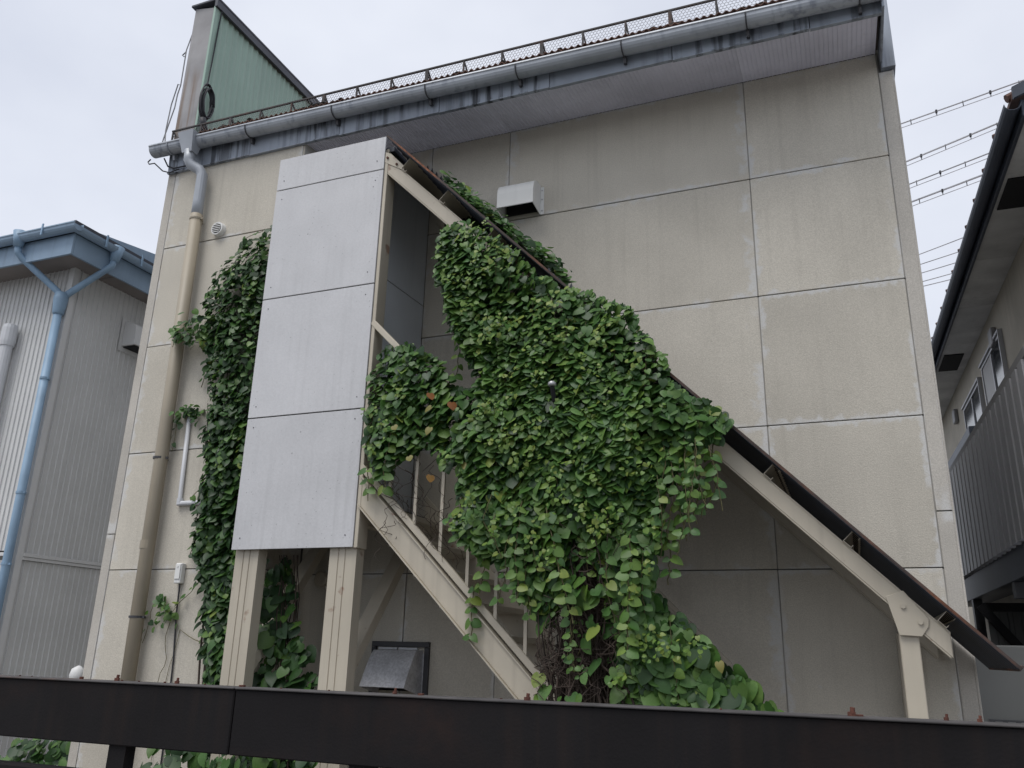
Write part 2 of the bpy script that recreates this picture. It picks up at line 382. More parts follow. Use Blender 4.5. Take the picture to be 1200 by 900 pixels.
# fin wall at the left end of the roof
FN = obj('fin_wall', prism(nb(), [(-5.0, -.5, 5.85), (-4.735, -.5, 5.85), (-4.76, -.5, 7.42), (-5.0, -.5, 7.47)], (0, 4.2, 0), bev=.004), 'fincon', B, label='stained grey parapet wall with green corrugated side')
obj('corrugated_cladding', corr(nb(), (-4.732, -.44, 5.85), (0, 1, 0), (-.0155, 0, 1), (1, 0, 0), 4.1, 1.58, .076, .014, 'sine', .002), 'green', FN)
obj('coping', bx(box(-5.03, -4.70, -.53, 3.75, 7.475, 7.50, bev=.004), -4.735, -4.705, -.53, 3.75, 7.40, 7.474), 'coping', FN)
obj('edge_trim', box(-4.757, -4.73, -.515, -.44, 5.86, 7.42, bev=.003), 'green', FN)
# cables and coil on the fin
cc = thing('cable_coil', 'coil of black cable hanging on the green corrugated fin wall', 'cable', (-4.68, -.5, 6.31))
bm = nb()
for q in range(6):
    rr = .115+R.uniform(-.018, .02); oy, oz = R.uniform(-.012, .012), R.uniform(-.02, .02)
    tube(bm, [(-4.685+q*.007+R.uniform(-.003, .003), -.5+oy+rr*.62*math.cos(a), 6.31+oz+rr*1.5*math.sin(a)) for a in [i*2*math.pi/22 for i in range(23)]], .0075, 5)
tube(bm, [(-4.668, -.52, 6.14), (-4.665, -.5, 6.08), (-4.67, -.46, 6.03)], .03, 6)
obj('coil', bm, 'cable', cc, smooth=True)
bm = nb(); tube(bm, [(-4.70, -.5, 6.44), (-4.715, -.47, 6.8), (-4.722, -.452, 7.2), (-4.715, -.45, 7.4)], .007, 5)
tube(bm, [(-4.70, -.5, 6.2), (-4.715, -.48, 6.0), (-4.73, -.46, 5.9)], .007, 5); obj('lead', bm, 'cable', cc)
lw = thing('drop_cable', 'thin grey cables looping down the outer edge of the fin wall', 'cable', (-5.02, -.45, 5.9))
bm = nb()
tube(bm, [(-5.01, -.48, 7.2), (-5.03, -.5, 7.0), (-5.025, -.5, 6.6), (-5.06, -.5, 6.62), (-5.1, -.5, 6.4), (-5.09, -.52, 6.1), (-5.05, -.54, 5.95), (-5.05, -.56, 5.85)], .006, 5)
tube(bm, [(-5.025, -.5, 6.6), (-5.045, -.5, 6.5), (-5.04, -.51, 6.35), (-5.09, -.53, 6.0), (-5.075, -.56, 5.86)], .006, 5)
tube(bm, [(-5.03, -.5, 6.98), (-5.07, -.5, 6.95), (-5.045, -.5, 6.93)], .006, 5)
obj('cable_run', bm, 'wire', lw)
bm = nb()
tube(bm, [(-5.085, -.63, 5.73), (-5.10, -.64, 5.70), (-5.07, -.65, 5.665), (-5.02, -.64, 5.67), (-4.95, -.60, 5.60), (-4.9, -.57, 5.59), (-4.8, -.565, 5.61)], .006, 5)
tube(bm, [(-4.97, -.59, 5.74), (-4.93, -.57, 5.66), (-4.86, -.565, 5.63), (-4.7, -.565, 5.625)], .007, 5)
obj('loop', bm, 'cable', lw)
# downpipe with hopper
bm = nb()
def frus(bm, c0, c1, a0, a1):
    va = [bm.verts.new((c0[0]+sx*a0, c0[1]+sy*a0*.7, c0[2])) for sx, sy in ((-1, -1), (1, -1), (1, 1), (-1, 1))]
    vb = [bm.verts.new((c1[0]+sx*a1, c1[1]+sy*a1*.9, c1[2])) for sx, sy in ((-1, -1), (1, -1), (1, 1), (-1, 1))]
    bm.faces.new(va[::-1]); bm.faces.new(vb); [bm.faces.new((va[i], va[(i+1) % 4], vb[(i+1) % 4], vb[i])) for i in range(4)]
frus(bm, (-4.60, -.665, 5.66), (-4.62, -.655, 5.855), .052, .085)
tube(bm, [(-4.60, -.665, 5.69), (-4.60, -.66, 5.6), (-4.585, -.645, 5.56), (-4.51, -.615, 5.51), (-4.482, -.60, 5.46), (-4.48, -.598, 5.2), (-4.478, -.597, 5.06)], .046, 14)
DP = obj('downpipe', bm, 'galv', B, smooth=False, label='grey hopper and upper length of the downpipe')
for f in DP.data.polygons: f.use_smooth = len(f.vertices) == 4 and f.area < .004
obj('lower_pipe', tube(nb(), [(-4.478, -.597, 5.075), (-4.45, -.595, 3), (-4.425, -.593, 0)], .0505, 16), 'beigepipe', DP, smooth=True, label='brownish beige length of downpipe')
for z in (5.03, 3.96, 2.96, 1.78, .8):
    x = lerp(-4.425, -4.478, z/5.07); bm = nb()
    tube(bm, [(x, -.596, z-.008), (x, -.596, z+.008)], .055, 16); bx(bm, x+.04, x+.075, -.602, -.59, z-.008, z+.008); bx(bm, x-.008, x+.008, -.555, -.515, z-.008, z+.008)
    obj('pipe_clamp', bm, 'darkmetal' if z < 3.5 else 'beigepipe', DP)
for z in (2.3,):
    x = lerp(-4.425, -4.478, z/5.07); obj('coupling', tube(nb(), [(x, -.595, z-.03), (x, -.595, z+.03)], .054, 16), 'beigepipe', DP, smooth=False)
# round vent, conduit, junction box, lamp at left
rv = thing('round_vent', 'small round louvred vent on the wall beside the downpipe', 'vent', (-4.27, -.52, 4.93))
bm = nb(); tube(bm, [(-4.27, -.518, 4.93), (-4.27, -.565, 4.93)], [.062, .058], 20); obj('collar', bm, 'whitehood', rv)
tube_ = nb(); tube(tube_, [(-4.27, -.5652, 4.93), (-4.27, -.567, 4.93)], .046, 20); obj('grille_back', tube_, 'black', rv)
for q in range(5):
    z = 4.93-.034+q*.017; h = math.sqrt(.046**2-(z-4.93)**2); obj('louvre', bar(nb(), (-4.27-h, -.569, z), (-4.27+h, -.569, z), .004, .006), 'whitehood', rv)
cd = thing('conduit', 'pale plastic conduit bent along the wall below the vines', 'pipe', (-4.27, -.54, 2.6))
bm = nb(); tube(bm, [(-4.285, -.537, 3.29), (-4.26, -.537, 2.66), (-4.255, -.537, 2.63)], .017, 10); obj('riser', bm, 'whitepipe', cd, smooth=True)
bm = nb(); tube(bm, [(-4.27, -.537, 2.612), (-3.9, -.537, 2.61)], .019, 10); tube(bm, [(-4.256, -.537, 2.60), (-4.257, -.537, 2.65)], .024, 10); tube(bm, [(-4.12, -.537, 2.611), (-4.10, -.537, 2.611)], .023, 10); obj('elbow_run', bm, 'whitepipe', cd)
jb = thing('junction_box', 'small grey junction box with a cable hanging to the ground', 'junction box', (-4.15, -.52, 2.07))
obj('case', box(-4.18, -4.122, -.565, -.52, 2.02, 2.165, bev=.005), 'whitehood', jb)
bm = nb(); bx(bm, -4.174, -4.128, -.572, -.564, 2.05, 2.158, bev=.002); tube(bm, [(-4.151, -.571, 2.14), (-4.151, -.576, 2.14)], .006, 8); obj('cover', bm, 'whitehood', jb)
obj('cable', tube(nb(), [(-4.145, -.535, 2.02), (-4.14, -.532, 1.8), (-4.11, -.53, 1.5), (-4.09, -.53, 1.0), (-4.085, -.53, .02)], .006, 6), 'cable', jb)
wl = thing('wall_cap', 'white plastic hood on a pipe at the building corner', 'pipe cap', (-5.02, -.48, 1.35))
bm = nb(); tube(bm, [(-4.955, -.45, 1.27), (-5.0, -.47, 1.27), (-5.03, -.5, 1.29), (-5.03, -.5, 1.33)], .03, 10); obj('riser', bm, 'whitepipe', wl, smooth=True)
bm = nb(); tube(bm, [(-5.03, -.5, 1.30), (-5.03, -.5, 1.36), (-5.028, -.5, 1.40), (-5.02, -.5, 1.425)], [.05, .055, .045, .012], 14); obj('hood', bm, 'siding', wl, smooth=True)

# vent hoods on the main wall
def hood(name, label, x0, x1, z0, z1, prot, zlip, m, slope=0):
    t = thing(name, label, 'vent hood', ((x0+x1)/2, 0, z0))
    bm = nb(); n = 8; prof = []
    for i in range(n+1):
        a = i/n*math.pi/2
        if slope: f = i/n; prof.append((-.004-prot*(0 if i == 0 else .38+.62*((i-1)/(n-1))**.85), z1 if i == 0 else lerp(z1-.004, zlip, ((i-1)/(n-1))**1.12)))
        else: prof.append((-.004-prot*(math.sin(a)**.75 if i else 0)*(1 if i < n else 1.0), lerp(zlip, z1, math.cos(a)**.42 if i < n else 0)))
    tk = .004
    a = [[bm.verts.new((x, y, z)) for y, z in prof] for x in (x0, x1)]
    b = [[bm.verts.new((x, y*(1-tk/prot)+.0, z-tk)) for y, z in prof] for x in (x0+tk, x1-tk)]
    for i in range(n):
        bm.faces.new((a[0][i], a[1][i], a[1][i+1], a[0][i+1])); bm.faces.new((b[1][i], b[0][i], b[0][i+1], b[1][i+1]))
    bm.faces.new((a[0][-1], a[1][-1], b[1][-1], b[0][-1]))
    for s in (0, 1):
        wa = bm.verts.new(((x0, x1)[s], -.004, z0)); wb = bm.verts.new(((x0+tk, x1-tk)[s], -.004, z0))
        for aa in (a, b): bm.faces.new(aa[s]+[wa if aa is a else wb])
        bm.faces.new((a[s][-1], b[s][-1], wb, wa))
    obj('shell', bm, m, t)
    obj('throat', box(x0+.02, x1-.02, -.02, -.003, z0+.03, z1-.06), 'black', t)
    bm = nb()
    for xa, xb in ((x0-.028, x0-.001), (x1+.001, x1+.028)): bx(bm, xa, xb, -.006, -.001, z0, z1-.02)
    obj('flange', bm, m, t)
    for xa in (x0-.014, x1+.014):
        for z in (z0+.03, (z0+z1)/2, z1-.05): obj('screw', tube(nb(), [(xa, -.006, z), (xa, -.010, z)], .006, 8), 'aluframe', t)
    return t
hood('vent_hood', 'white painted vent hood high on the wall above the stair roof', -1.885, -1.585, 4.86, 5.12, .17, 4.885, 'whitehood')
lower = hood('vent_hood', 'stainless steel vent hood low on the wall in a dark frame under the stairs', -2.74, -2.40, 1.30, 1.60, 0.25, 1.36, 'steel', slope=1)
bm = nb(); bx(bm, -2.80, -2.345, -.03, -.002, 1.62, 1.655, bev=.003); bx(bm, -2.38, -2.345, -.03, -.002, 1.2, 1.619, bev=.003); bx(bm, -2.80, -2.765, -.03, -.002, 1.2, 1.619, bev=.003)
obj('surround_frame', bm, 'darkmetal', lower)
bm = nb(); bx(bm, -2.75, -2.60, -.02, -.002, 1.602, 1.616); bx(bm, -2.585, -2.44, -.02, -.002, 1.602, 1.616); obj('sealing_strip', bm, 'whitepipe', lower)
pv = thing('pipe_stub', 'round capped pipe outlet on the dark wall below the landing', 'pipe', (-3.27, 0, 2.07))
obj('cap', tube(nb(), [(-3.27, .005, 2.09), (-3.27, -.05, 2.09), (-3.27, -.058, 2.09)], [.055, .055, .045], 16), 'beige', pv)

# ------------------------------------------------------------------ outdoor staircase
S = thing('staircase', 'roofed outdoor steel staircase with beige stringers and a pale screened landing', 'staircase', (-1.2, -.5, 0))
YO = -.9
SX0, SX1 = -3.402, -2.466
zs = [2.2, 3.108, 4.008, 4.912, 5.19]
for a, b in zip(zs, zs[1:]):
    obj('screen_panel', box(SX0, SX1, YO-.012+R.uniform(-.001, .001), YO, a+.004, b-.004, bev=.002), 'screen', S)
obj('screen_backing', box(SX0+.02, SX1-.02, YO+.002, YO+.02, 2.23, 5.17), 'darkmetal', S)
bm = nb()
for z in (2.28, 3.04, 3.19, 3.93, 4.1, 4.83, 4.99):
    for x in (SX0+.06, SX1-.06): tube(bm, [(x, YO-.0115, z), (x, YO-.0145, z)], .0042, 6)
obj('rivets', bm, 'darkmetal', S, kind='stuff')
def column(x0, x1, ztop):
    d = YO+.026
    prof = [(x0, d), (x0+.062, d), (x0+.064, d+.006), (x0+.069, d+.006), (x0+.071, d), (x0+.112, d), (x0+.114, d+.006), (x0+.119, d+.006), (x0+.121, d), (x1, d), (x1, d+.09), (x0, d+.09)]
    bm = prism(nb(), [(x, y, 0) for x, y in prof], (0, 0, ztop)); return obj('column', bm, 'beige', S)
column(-3.39, -3.205, 5.1); column(-2.652, -2.455, 5.1)
obj('screen_trim', box(-2.4635, -2.436, YO-.004, YO+.11, 2.2, 5.0, bev=.003), 'beige', S)
for x, y1 in ((-3.30, -.02), (-2.55, -.02)):
    obj('knee_brace', bar(nb(), (x, YO+.11, 1.42), (x, y1, 2.36), .10, .075, bev=.004), 'beige', S)
    obj('landing_beam', box(x-.04, x+.04, YO+.118, -.002, 2.37, 2.47), 'beige', S)
obj('landing', bx(box(-3.40, -2.40, YO+.022, -.003, 2.475, 2.51), -3.39, -3.205+.75, YO+.03, YO+.1, 2.25, 2.45), 'darkmetal', S)
# grey inner partition at the head of the flight
for a, b in ((2.52, 3.30), (3.30, 4.22), (4.22, 5.08)):
    bm = nb(); prism(bm, [(-2.57, -.004, a+.004), (-2.61, YO+.12, a+.004), (-2.61, YO+.12, b-.004), (-2.57, -.004, b-.004)], (-.015, 0, 0), bev=.0015)
    obj('partition_panel', bm, 'greypanel', S)
obj('partition_core', prism(nb(), [(-2.578, -.004, 2.52), (-2.618, YO+.12, 2.52), (-2.618, YO+.12, 5.08), (-2.578, -.004, 5.08)], (-.005, 0, 0)), 'joint', S)
# stringers: s = x + z along a 45 degree flight
def sbar(name, m, s0, s1, xa, xb, y0, y1, parent=S, bev=.003, vertical_top=True, label=None):
    """slab following the flight between lines x+z=s0 and s1, from xa to xb (vertical ends)"""
    bm = prism(nb(), [(xa, y0, s0-xa), (xb, y0, s0-xb), (xb, y0, s1-xb), (xa, y0, s1-xa)], (0, y1-y0, 0), bev=bev)
    return obj(name, bm, m, parent, label=label)
so_ = sbar('stringer', 'beige', .022, .20, -2.452, .05, YO, YO+.012)
sbar('flange', 'beige', .012, .0215, -2.452, .05, YO-.02, YO+.05, so_, 0)
sbar('flange', 'beige', .2005, .211, -2.452, .05, YO-.016, YO+.05, so_, 0)
sbar('base_rail', 'beige', .235, .292, -2.44, .05, YO-.008, YO+.02, S)
si = sbar('stringer', 'beige', .022, .27, -2.40, .05, -.10, -.088)
for i in range(13):
    x = -2.30+i*.185; z = .13-x
    if z < .05: break
    obj('tread', box(x-.13, x+.13, YO+.055, -.105, z-.035, z, bev=.003), 'beige', S)
hr = obj('handrail', bar(nb(), (-2.46, YO+.01, 1.262+2.46), (-.3, YO+.01, 1.262+.3), .035, .04, bev=.004), 'beige', S)
obj('handrail', bar(nb(), (-2.46, -.10, 1.262+2.46), (-.3, -.10, 1.262+.3), .03, .03, bev=.004), 'beige', S)
for i in range(11):
    x = -2.235+i*.186
    obj('baluster', bar(nb(), (x, YO+.008, .28-x), (x, YO+.008, 1.245-x), .02, .014, (0, 1, 0)), 'beige', S)
# roof over the flight
RA, RB = -2.45, .822
ro = sbar('rafter', 'beige', 2.446, 2.556, RA, RB, YO, YO+.012)
sbar('flange', 'beige', 2.437, 2.4455, RA, RB-.01, YO+.0005, YO+.06, ro, 0); sbar('flange', 'beige', 2.5565, 2.565, RA, RB, YO+.0005, YO+.06, ro, 0)
obj('end_plate', prism(nb(), [(-2.462, YO-.006, 4.97), (-2.30, YO-.006, 4.87), (-2.30, YO-.006, 4.905), (-2.415, YO-.006, 5.03), (-2.462, YO-.006, 5.055)], (0, .005, 0)), 'beige', ro)
for x, z in ((-2.44, 5.0), (-2.36, 4.93)): obj('bolt', tube(nb(), [(x, YO-.006, z), (x, YO-.016, z)], .009, 6), 'bolt', ro)
ri = sbar('rafter', 'beige', 2.446, 2.556, RA, RB, -.09, -.075)
sbar('flange', 'beige', 2.437, 2.4455, RA, RB-.01, -.0895, -.03, ri, 0)
px = [(.50, .54), (-.05, -.01)]
k = 0
for xc in (.79, .41, .05, -.36, -.78, -1.2, -1.62, -1.98, -2.3):
    c0 = V((xc, 0, 2.567-xc)); d = V((1, 0, -1)).normalized(); n_ = V((1, 0, 1)).normalized()
    bm = nb()
    h_ = (2.668-1.016*xc-(2.567-xc))*.70+.004; prof = [(0, 0), (.05, 0), (.05, .016), (.047, .016), (.047, .003), (.003, .003), (.003, h_-.003), (.047, h_-.003), (.047, h_-.016), (.05, h_-.016), (.05, h_), (0, h_)]
    prism(bm, [c0+d*(-.025+a)+n_*b+V((0, YO-.015, 0)) for a, b in prof], (0, .9, 0))
    obj('purlin', bm, 'beige', S)
d = V((1, 0, -1.016)).normalized(); n_ = V((1.016, 0, 1)).normalized()
xa, xb = -2.40, 1.065
s_roof = 2.70
o0 = V((xa, -1.0, 2.668-1.016*xa)); L = (xb-xa)*math.hypot(1, 1.016)
RS = obj('roof_sheet', corr(nb(), o0, (0, 1, 0), d, n_, .975, L, .076, .018, 'sine', .003), 'darksheet', S, label='dark corrugated roof sheet over the flight')
obj('edge_strip', prism(nb(), [o0+n_*a+d*-.005 for a in (.001, .014)]+[o0+n_*.014+d*(L+.005), o0+n_*.001+d*(L+.005)], (0, -.007, 0)), 'rustedge', RS, label='rust-red folded edge of the stair roof')
obj('edge_strip', prism(nb(), [o0+d*(L+.001)+n_*a for a in (-.004, .024)]+[o0+d*(L+.009)+n_*a for a in (.024, -.004)], (0, .99, 0)), 'rustedge', RS)
# dark upturned flashing at the wall, ragged on top
bm = nb(); x = -2.62; pts = []
while x < -1.2:
    pts.append((x, 2.86+(.05 if len(pts) % 2 else 0)+R.uniform(-.015, .015))); x += .022
for (a, sa), (b, sb) in zip(pts, pts[1:]):
    q = [bm.verts.new(p_) for p_ in ((a, -.03, s_roof-a-.02), (b, -.03, s_roof-b-.02), (b, -.022, sb-b), (a, -.022, sa-a))]; bm.faces.new(q)
obj('flashing', bm, 'darksheet', RS)
obj('head_flashing', box(-2.64, -2.42, -.86, -.02, 5.085, 5.12), 'darksheet', RS)
# lower post with gusset
PT = obj('post', box(.602, .688, YO+.013, YO+.10, 0, 1.78, bev=.004), 'beige', S)
gp = [(.560, 1.905), (.640, 1.932), (.738, 1.80), (.733, 1.765), (.700, 1.72), (.603, 1.725)]
obj('gusset', prism(nb(), [(x, YO-.009, z) for x, z in gp], (0, .008, 0), bev=.002), 'beige', PT)
for x, z in ((.632, 1.858), (.700, 1.785)): obj('bolt', tube(nb(), [(x, YO-.009, z), (x, YO-.019, z)], .012, 6), 'beige', PT)
obj('post', box(.62, .70, -.085, -.01, 0, 1.76, bev=.004), 'beige', S)

# ------------------------------------------------------------------ foreground girder
GB = thing('steel_railing', 'dark brown steel girder railing with rusty bolts across the foreground', 'railing', (0, -3, 0))
y0, y1 = -3.0, -2.93
for a, b in ((-6.5, -1.549), (-1.545, 3.2)):
    bm = box(a, b, y0, y1, 1.256, 1.46, bev=.004); obj('girder', bm, 'beam', GB)
    obj('top_flange', box(a, b, y0-.008, y1+.012, 1.4602, 1.466, bev=.002), 'rustrail', GB)
for a, b in ((-6.5, 3.2),): obj('lower_rail', box(a, b, y0+.005, y1-.005, .95, 1.165, bev=.006), 'beam', GB)
for x in (-4.9, -3.9, -3.0, -2.035, -1.05, -.05, .95, 1.95): obj('post', box(x-.039, x+.039, y0+.012, y1-.012, 0, 1.2555), 'beam', GB)
def bolt(x, r, h, tall=False):
    r *= .72; h *= .72
    bm = nb(); z = 1.466
    tube(bm, [(x, y1-.02, z), (x, y1-.02, z+h)], r, 6)
    if tall: tube(bm, [(x+r*.2, y1-.02, z+h), (x+r*.3, y1-.02, z+h*2.1)], r*.55, 7)
    return obj('bolt', bm, 'bolt', GB)
for x, r, h, tl in ((-2.30, .011, .012, False), (-2.125, .014, .014, True), (-1.845, .012, .013, True), (-1.56, .016, .008, False), (-.965, .010, .012, True), (-.872, .014, .008, False), (-.516, .014, .013, True), (.383, .016, .014, True), (.603, .009, .01, True), (.677, .009, .01, True),
                    (-2.62, .005, .006, False), (-2.556, .004, .005, False), (-2.10, .006, .006, False), (-2.02, .005, .006, False), (-1.9, .006, .007, False), (-1.72, .005, .006, False), (-1.40, .006, .004, False), (-1.21, .005, .005, False), (.40, .018, .006, False), (.05, .005, .005, False), (-.6, .005, .004, False), (.9, .006, .006, False)):
    bolt(x, r, h, tl)

# ------------------------------------------------------------------ left neighbour
NL = thing('metal_clad_building', 'pale grey ribbed metal building with light blue eaves behind the beige one', 'building', (-7.2, .5, 0))
NX, NY = -7.2, .5
obj('wall_core', box(-13, NX-.02, NY+.02, 9, 0, 5.6), 'joint', NL)
obj('front_cladding', corr(nb(), (-12.8, NY, 2.44), (1, 0, 0), (0, 0, 1), (0, -1, 0), 5.56, 3.1, .068, .014, 'rib', .002), 'siding', NL)
obj('front_cladding', corr(nb(), (-12.8, NY, .05), (1, 0, 0), (0, 0, 1), (0, -1, 0), 5.56, 2.3, .068, .014, 'rib', .002), 'siding', NL)
obj('side_cladding', corr(nb(), (NX, NY+.03, 2.42), (0, 1, 0), (0, 0, 1), (1, 0, 0), 6, 3.1, .068, .014, 'rib', .002), 'siding', NL)
obj('side_cladding', corr(nb(), (NX, NY+.03, .05), (0, 1, 0), (0, 0, 1), (1, 0, 0), 6, 2.30, .068, .014, 'rib', .002), 'siding', NL)
obj('corner_trim', bx(box(NX-.05, NX+.02, NY-.02, NY-.016, .05, 5.5), NX+.0165, NX+.0205, NY-.0155, NY+.05, .05, 5.5), 'siding', NL)
bm = nb(); bx(bm, NX+.017, NX+.035, NY+.05, 6.5, 2.385, 2.42, bev=.002); bx(bm, NX+.017, NX+.028, NY+.05, 6.5, 2.352, 2.382, bev=.002); obj('drip_band', bm, 'siding', NL)
bm = nb(); bx(bm, -12.8, NX-.06, NY-.035, NY-.017, 2.385, 2.42, bev=.002); obj('drip_band', bm, 'siding', NL)
EX, EY = -6.87, .15
obj('soffit', bx(box(-13, EX-.03, EY+.03, NY+.3, 5.50, 5.515), NX-.2, EX-.03, NY+.31, 9, 5.50, 5.515), 'soffitdark', NL)
obj('eave_fascia', bx(box(-13, EX, EY, EY+.028, 5.46, 5.70, bev=.003), EX-.028, EX, EY+.03, 9, 5.46, 5.70, bev=.003), 'bluegutter', NL)
gt = nb()
def gut_y(bm, x, ya, yb, z, sgn):
    r = .06; n = 8; rings = []
    for y in (ya, yb):
        oo = [bm.verts.new((x+sgn*(r+r*math.cos(a)), y, z+r*math.sin(a))) for a in [math.pi+q*math.pi/n for q in range(n+1)]]
        ii = [bm.verts.new((x+sgn*(r+(r-.004)*math.cos(a)), y, z+(r-.004)*math.sin(a))) for a in [math.pi+q*math.pi/n for q in range(n+1)]]
        rings.append(oo+ii[::-1])
    m = len(rings[0])
    for j in range(m): bm.faces.new((rings[0][j], rings[0][(j+1) % m], rings[1][(j+1) % m], rings[1][j]))
    for rg in rings: bm.faces.new(rg)
gut_y(gt, EX+.001, EY-.05, 9, 5.74, 1); obj('gutter', gt, 'bluegutter', NL)
gt = gutter(nb(), -13, EX+.12, EY-.062, lambda x: 5.76, .06, 8); obj('gutter', gt, 'bluegutter', NL)
bm = nb(); prism(bm, [(-13, EY-.07, 5.765), (EX+.07, EY-.07, 5.765), (EX+.07, 9, 5.765), (-13, 9, 5.765)], (0, 0, .04)); obj('roof_edge', bm, 'coping', NL)
bm = nb(); prism(bm, [(-13, EY, 5.80), (-13, EY+4.5, 6.5), (-13, 9, 5.80)], (13+EX, 0, 0)); obj('roof', bm, 'bluegutter', NL)
for y in (.45, .95, 1.45): obj('gutter_clip', box(EX+.125, EX+.135, y-.01, y+.01, 5.66, 5.80), 'blue', NL)
for x in (-7.2, -7.9): obj('gutter_clip', box(x-.01, x+.01, EY-.135, EY-.125, 5.67, 5.80), 'blue', NL)
# blue downpipes joining in a Y
bm = nb(); tube(bm, [(-7.60, EY-.07, 5.80), (-7.60, EY-.07, 5.62)], [.075, .045], 12); tube(bm, [(-7.60, EY-.07, 5.63), (-7.60, EY-.05, 5.56), (-7.58, EY, 5.51), (-7.27, .40, 5.19), (-7.24, .42, 5.14)], .036, 12)
YP = obj('downpipe', bm, 'blue', NL, smooth=True)
bm = nb(); tube(bm, [(EX+.06, .66, 5.76), (EX+.06, .64, 5.58)], [.075, .045], 12); tube(bm, [(EX+.06, .64, 5.60), (EX+.055, .63, 5.53), (EX+.02, .60, 5.48), (-7.19, .45, 5.16), (-7.22, .42, 5.12)], .036, 12)
obj('branch', bm, 'blue', YP, smooth=True)
obj('collector', tube(nb(), [(-7.225, .42, 5.17), (-7.225, .42, 5.09), (-7.225, .42, 4.94), (-7.225, .42, 4.92)], [.066, .075, .058, .048], 14), 'blue', YP, smooth=True)
obj('lower_pipe', tube(nb(), [(-7.225, .42, 4.95), (-7.21, .42, 0)], .043, 14), 'blue', YP, smooth=True)
for z in (4.2, 3.0, 2.3, 1.2):
    bm = nb(); tube(bm, [(-7.22, .42, z-.012), (-7.22, .42, z+.012)], .049, 14); bx(bm, -7.19, -7.16, .41, .425, z-.01, z+.01); obj('pipe_clamp', bm, 'blue', YP)
bm = nb(); tube(bm, [(-7.88, .40, 0), (-7.88, .40, 4.70)], .06, 14); tube(bm, [(-7.88, .40, 4.63), (-7.88, .40, 4.68), (-7.88, .40, 4.83), (-7.88, .40, 4.87)], [.07, .078, .078, .07], 14)
obj('vent_pipe', bm, 'whitepipe', NL, smooth=False)
vh = obj('vent_hood', box(NX+.015, NX+.019, 1.22, 1.70, 4.80, 5.2), 'siding', NL)
bm = nb(); prism(bm, [(NX+.0195, 1.26, 5.17), (NX+.20, 1.26, 5.10), (NX+.22, 1.26, 4.86), (NX+.0195, 1.26, 4.86)], (0, .40, 0), bev=.004); obj('shell', bm, 'siding', vh)
obj('grille', box(NX+.03, NX+.2, 1.28, 1.64, 4.845, 4.858), 'black', vh)

# ------------------------------------------------------------------ right neighbour
NR = thing('tiled_house', 'dim beige house with brown tiled eave and small windows beyond the wall corner', 'house', (2.25, 1, 0))
ANG = math.radians(1.47)
def rot(o):
    # turn the finished part about the house corner so that it stands slightly askew of the beige building
    piv = V((1.8, .55, 0)); Mx = Matrix.Translation(piv) @ Matrix.Rotation(ANG, 4, 'Z') @ Matrix.Translation(-piv)
    off = wloc(o.parent) if o.parent else V((0, 0, 0))
    if off.length: Mx = Matrix.Translation(-off) @ Mx @ Matrix.Translation(off)
    o.data.transform(Mx); return o
WX = 2.36
rot(obj('wall', bx(box(WX, 6, 1.4, 4.55, 0, 5.62), WX, 6, 4.55, 12, 0, 5.619), 'houserender', NR))
for a in range(9):
    y = 1.0+a*1.3
    rot(obj('soffit_board', box(1.985, WX-.002, y, y+1.295, 5.60, 5.615), 'housesoffit', NR))
rot(obj('soffit_board', box(WX+.001, 6, 1.0, 1.398, 5.60, 5.615), 'housesoffit', NR))
ev = rot(obj('eave', bx(box(1.955, 1.984, .97, 12.3, 5.575, 5.72, bev=.004), 1.985, 6, .97, .998, 5.575, 5.72, bev=.004), 'housegutter', NR))
g2 = nb(); gut_y(g2, 1.954, .93, 12.3, 5.675, -1)
rot(obj('gutter', g2, 'housegutter', NR))
rfo = rot(obj('tiled_roof', prism(nb(), [(1.90, .93, 5.725), (6, .93, 7.4), (6, .93, 7.46), (1.90, .93, 5.765)], (0, 11.4, 0)), 'housetile', NR))
for a in range(22):
    y = 1.0+a*.54
    rot(obj('tile_end', tube(nb(), [(1.875, y, 5.765), (2.2, y, 5.90)], .035, 8), 'housetile', rfo))
rot(obj('verge_cap', prism(nb(), [(1.90, .90, 5.70), (6, .90, 7.37), (6, .90, 7.50), (1.90, .90, 5.80)], (0, .028, 0)), 'housegutter', rfo))
def house_window(y0, y1, z0, z1):
    wn = rot(obj('window', bx(bx(bx(box(WX-.03, WX+.02, y0, y1, z1-.035, z1), WX-.03, WX+.02, y0, y1, z0, z0+.035), WX-.03, WX+.02, y0, y0+.035, z0+.0355, z1-.0355), WX-.03, WX+.02, y1-.035, y1, z0+.0355, z1-.0355), 'aluframe', NR))
    ym = (y0+y1)/2
    rot(obj('pane', box(WX-.012, WX-.006, y0+.036, ym, z0+.036, z1-.036), 'glass', wn)); rot(obj('pane', box(WX-.02, WX-.0135, ym-.01, y1-.036, z0+.036, z1-.036), 'frosted' if y0 < 6 else 'glass', wn))
    rot(obj('mullion', box(WX-.026, WX-.004, ym-.02, ym+.02, z0+.036, z1-.036), 'aluframe', wn))
    rot(obj('surround', bx(box(WX-.05, WX-.001, y0-.03, y1+.03, z1+.002, z1+.03), WX-.05, WX-.001, y0-.031, y0-.002, z0, z1), 'aluframe', wn))
house_window(4.75, 6.05, 3.75, 5.2); house_window(6.3, 7.75, 3.75, 5.12)
aw = rot(obj('awning', box(WX-.40, WX-.051, 5.2, 7.4, 4.12, 4.24, bev=.006), 'housegutter', NR))
rot(obj('soffit_vent', box(2.02, 2.26, 1.95, 2.5, 5.585, 5.598), 'black', NR)); rot(obj('soffit_vent', box(2.02, 2.26, 6.6, 7.3, 5.585, 5.598), 'black', NR))
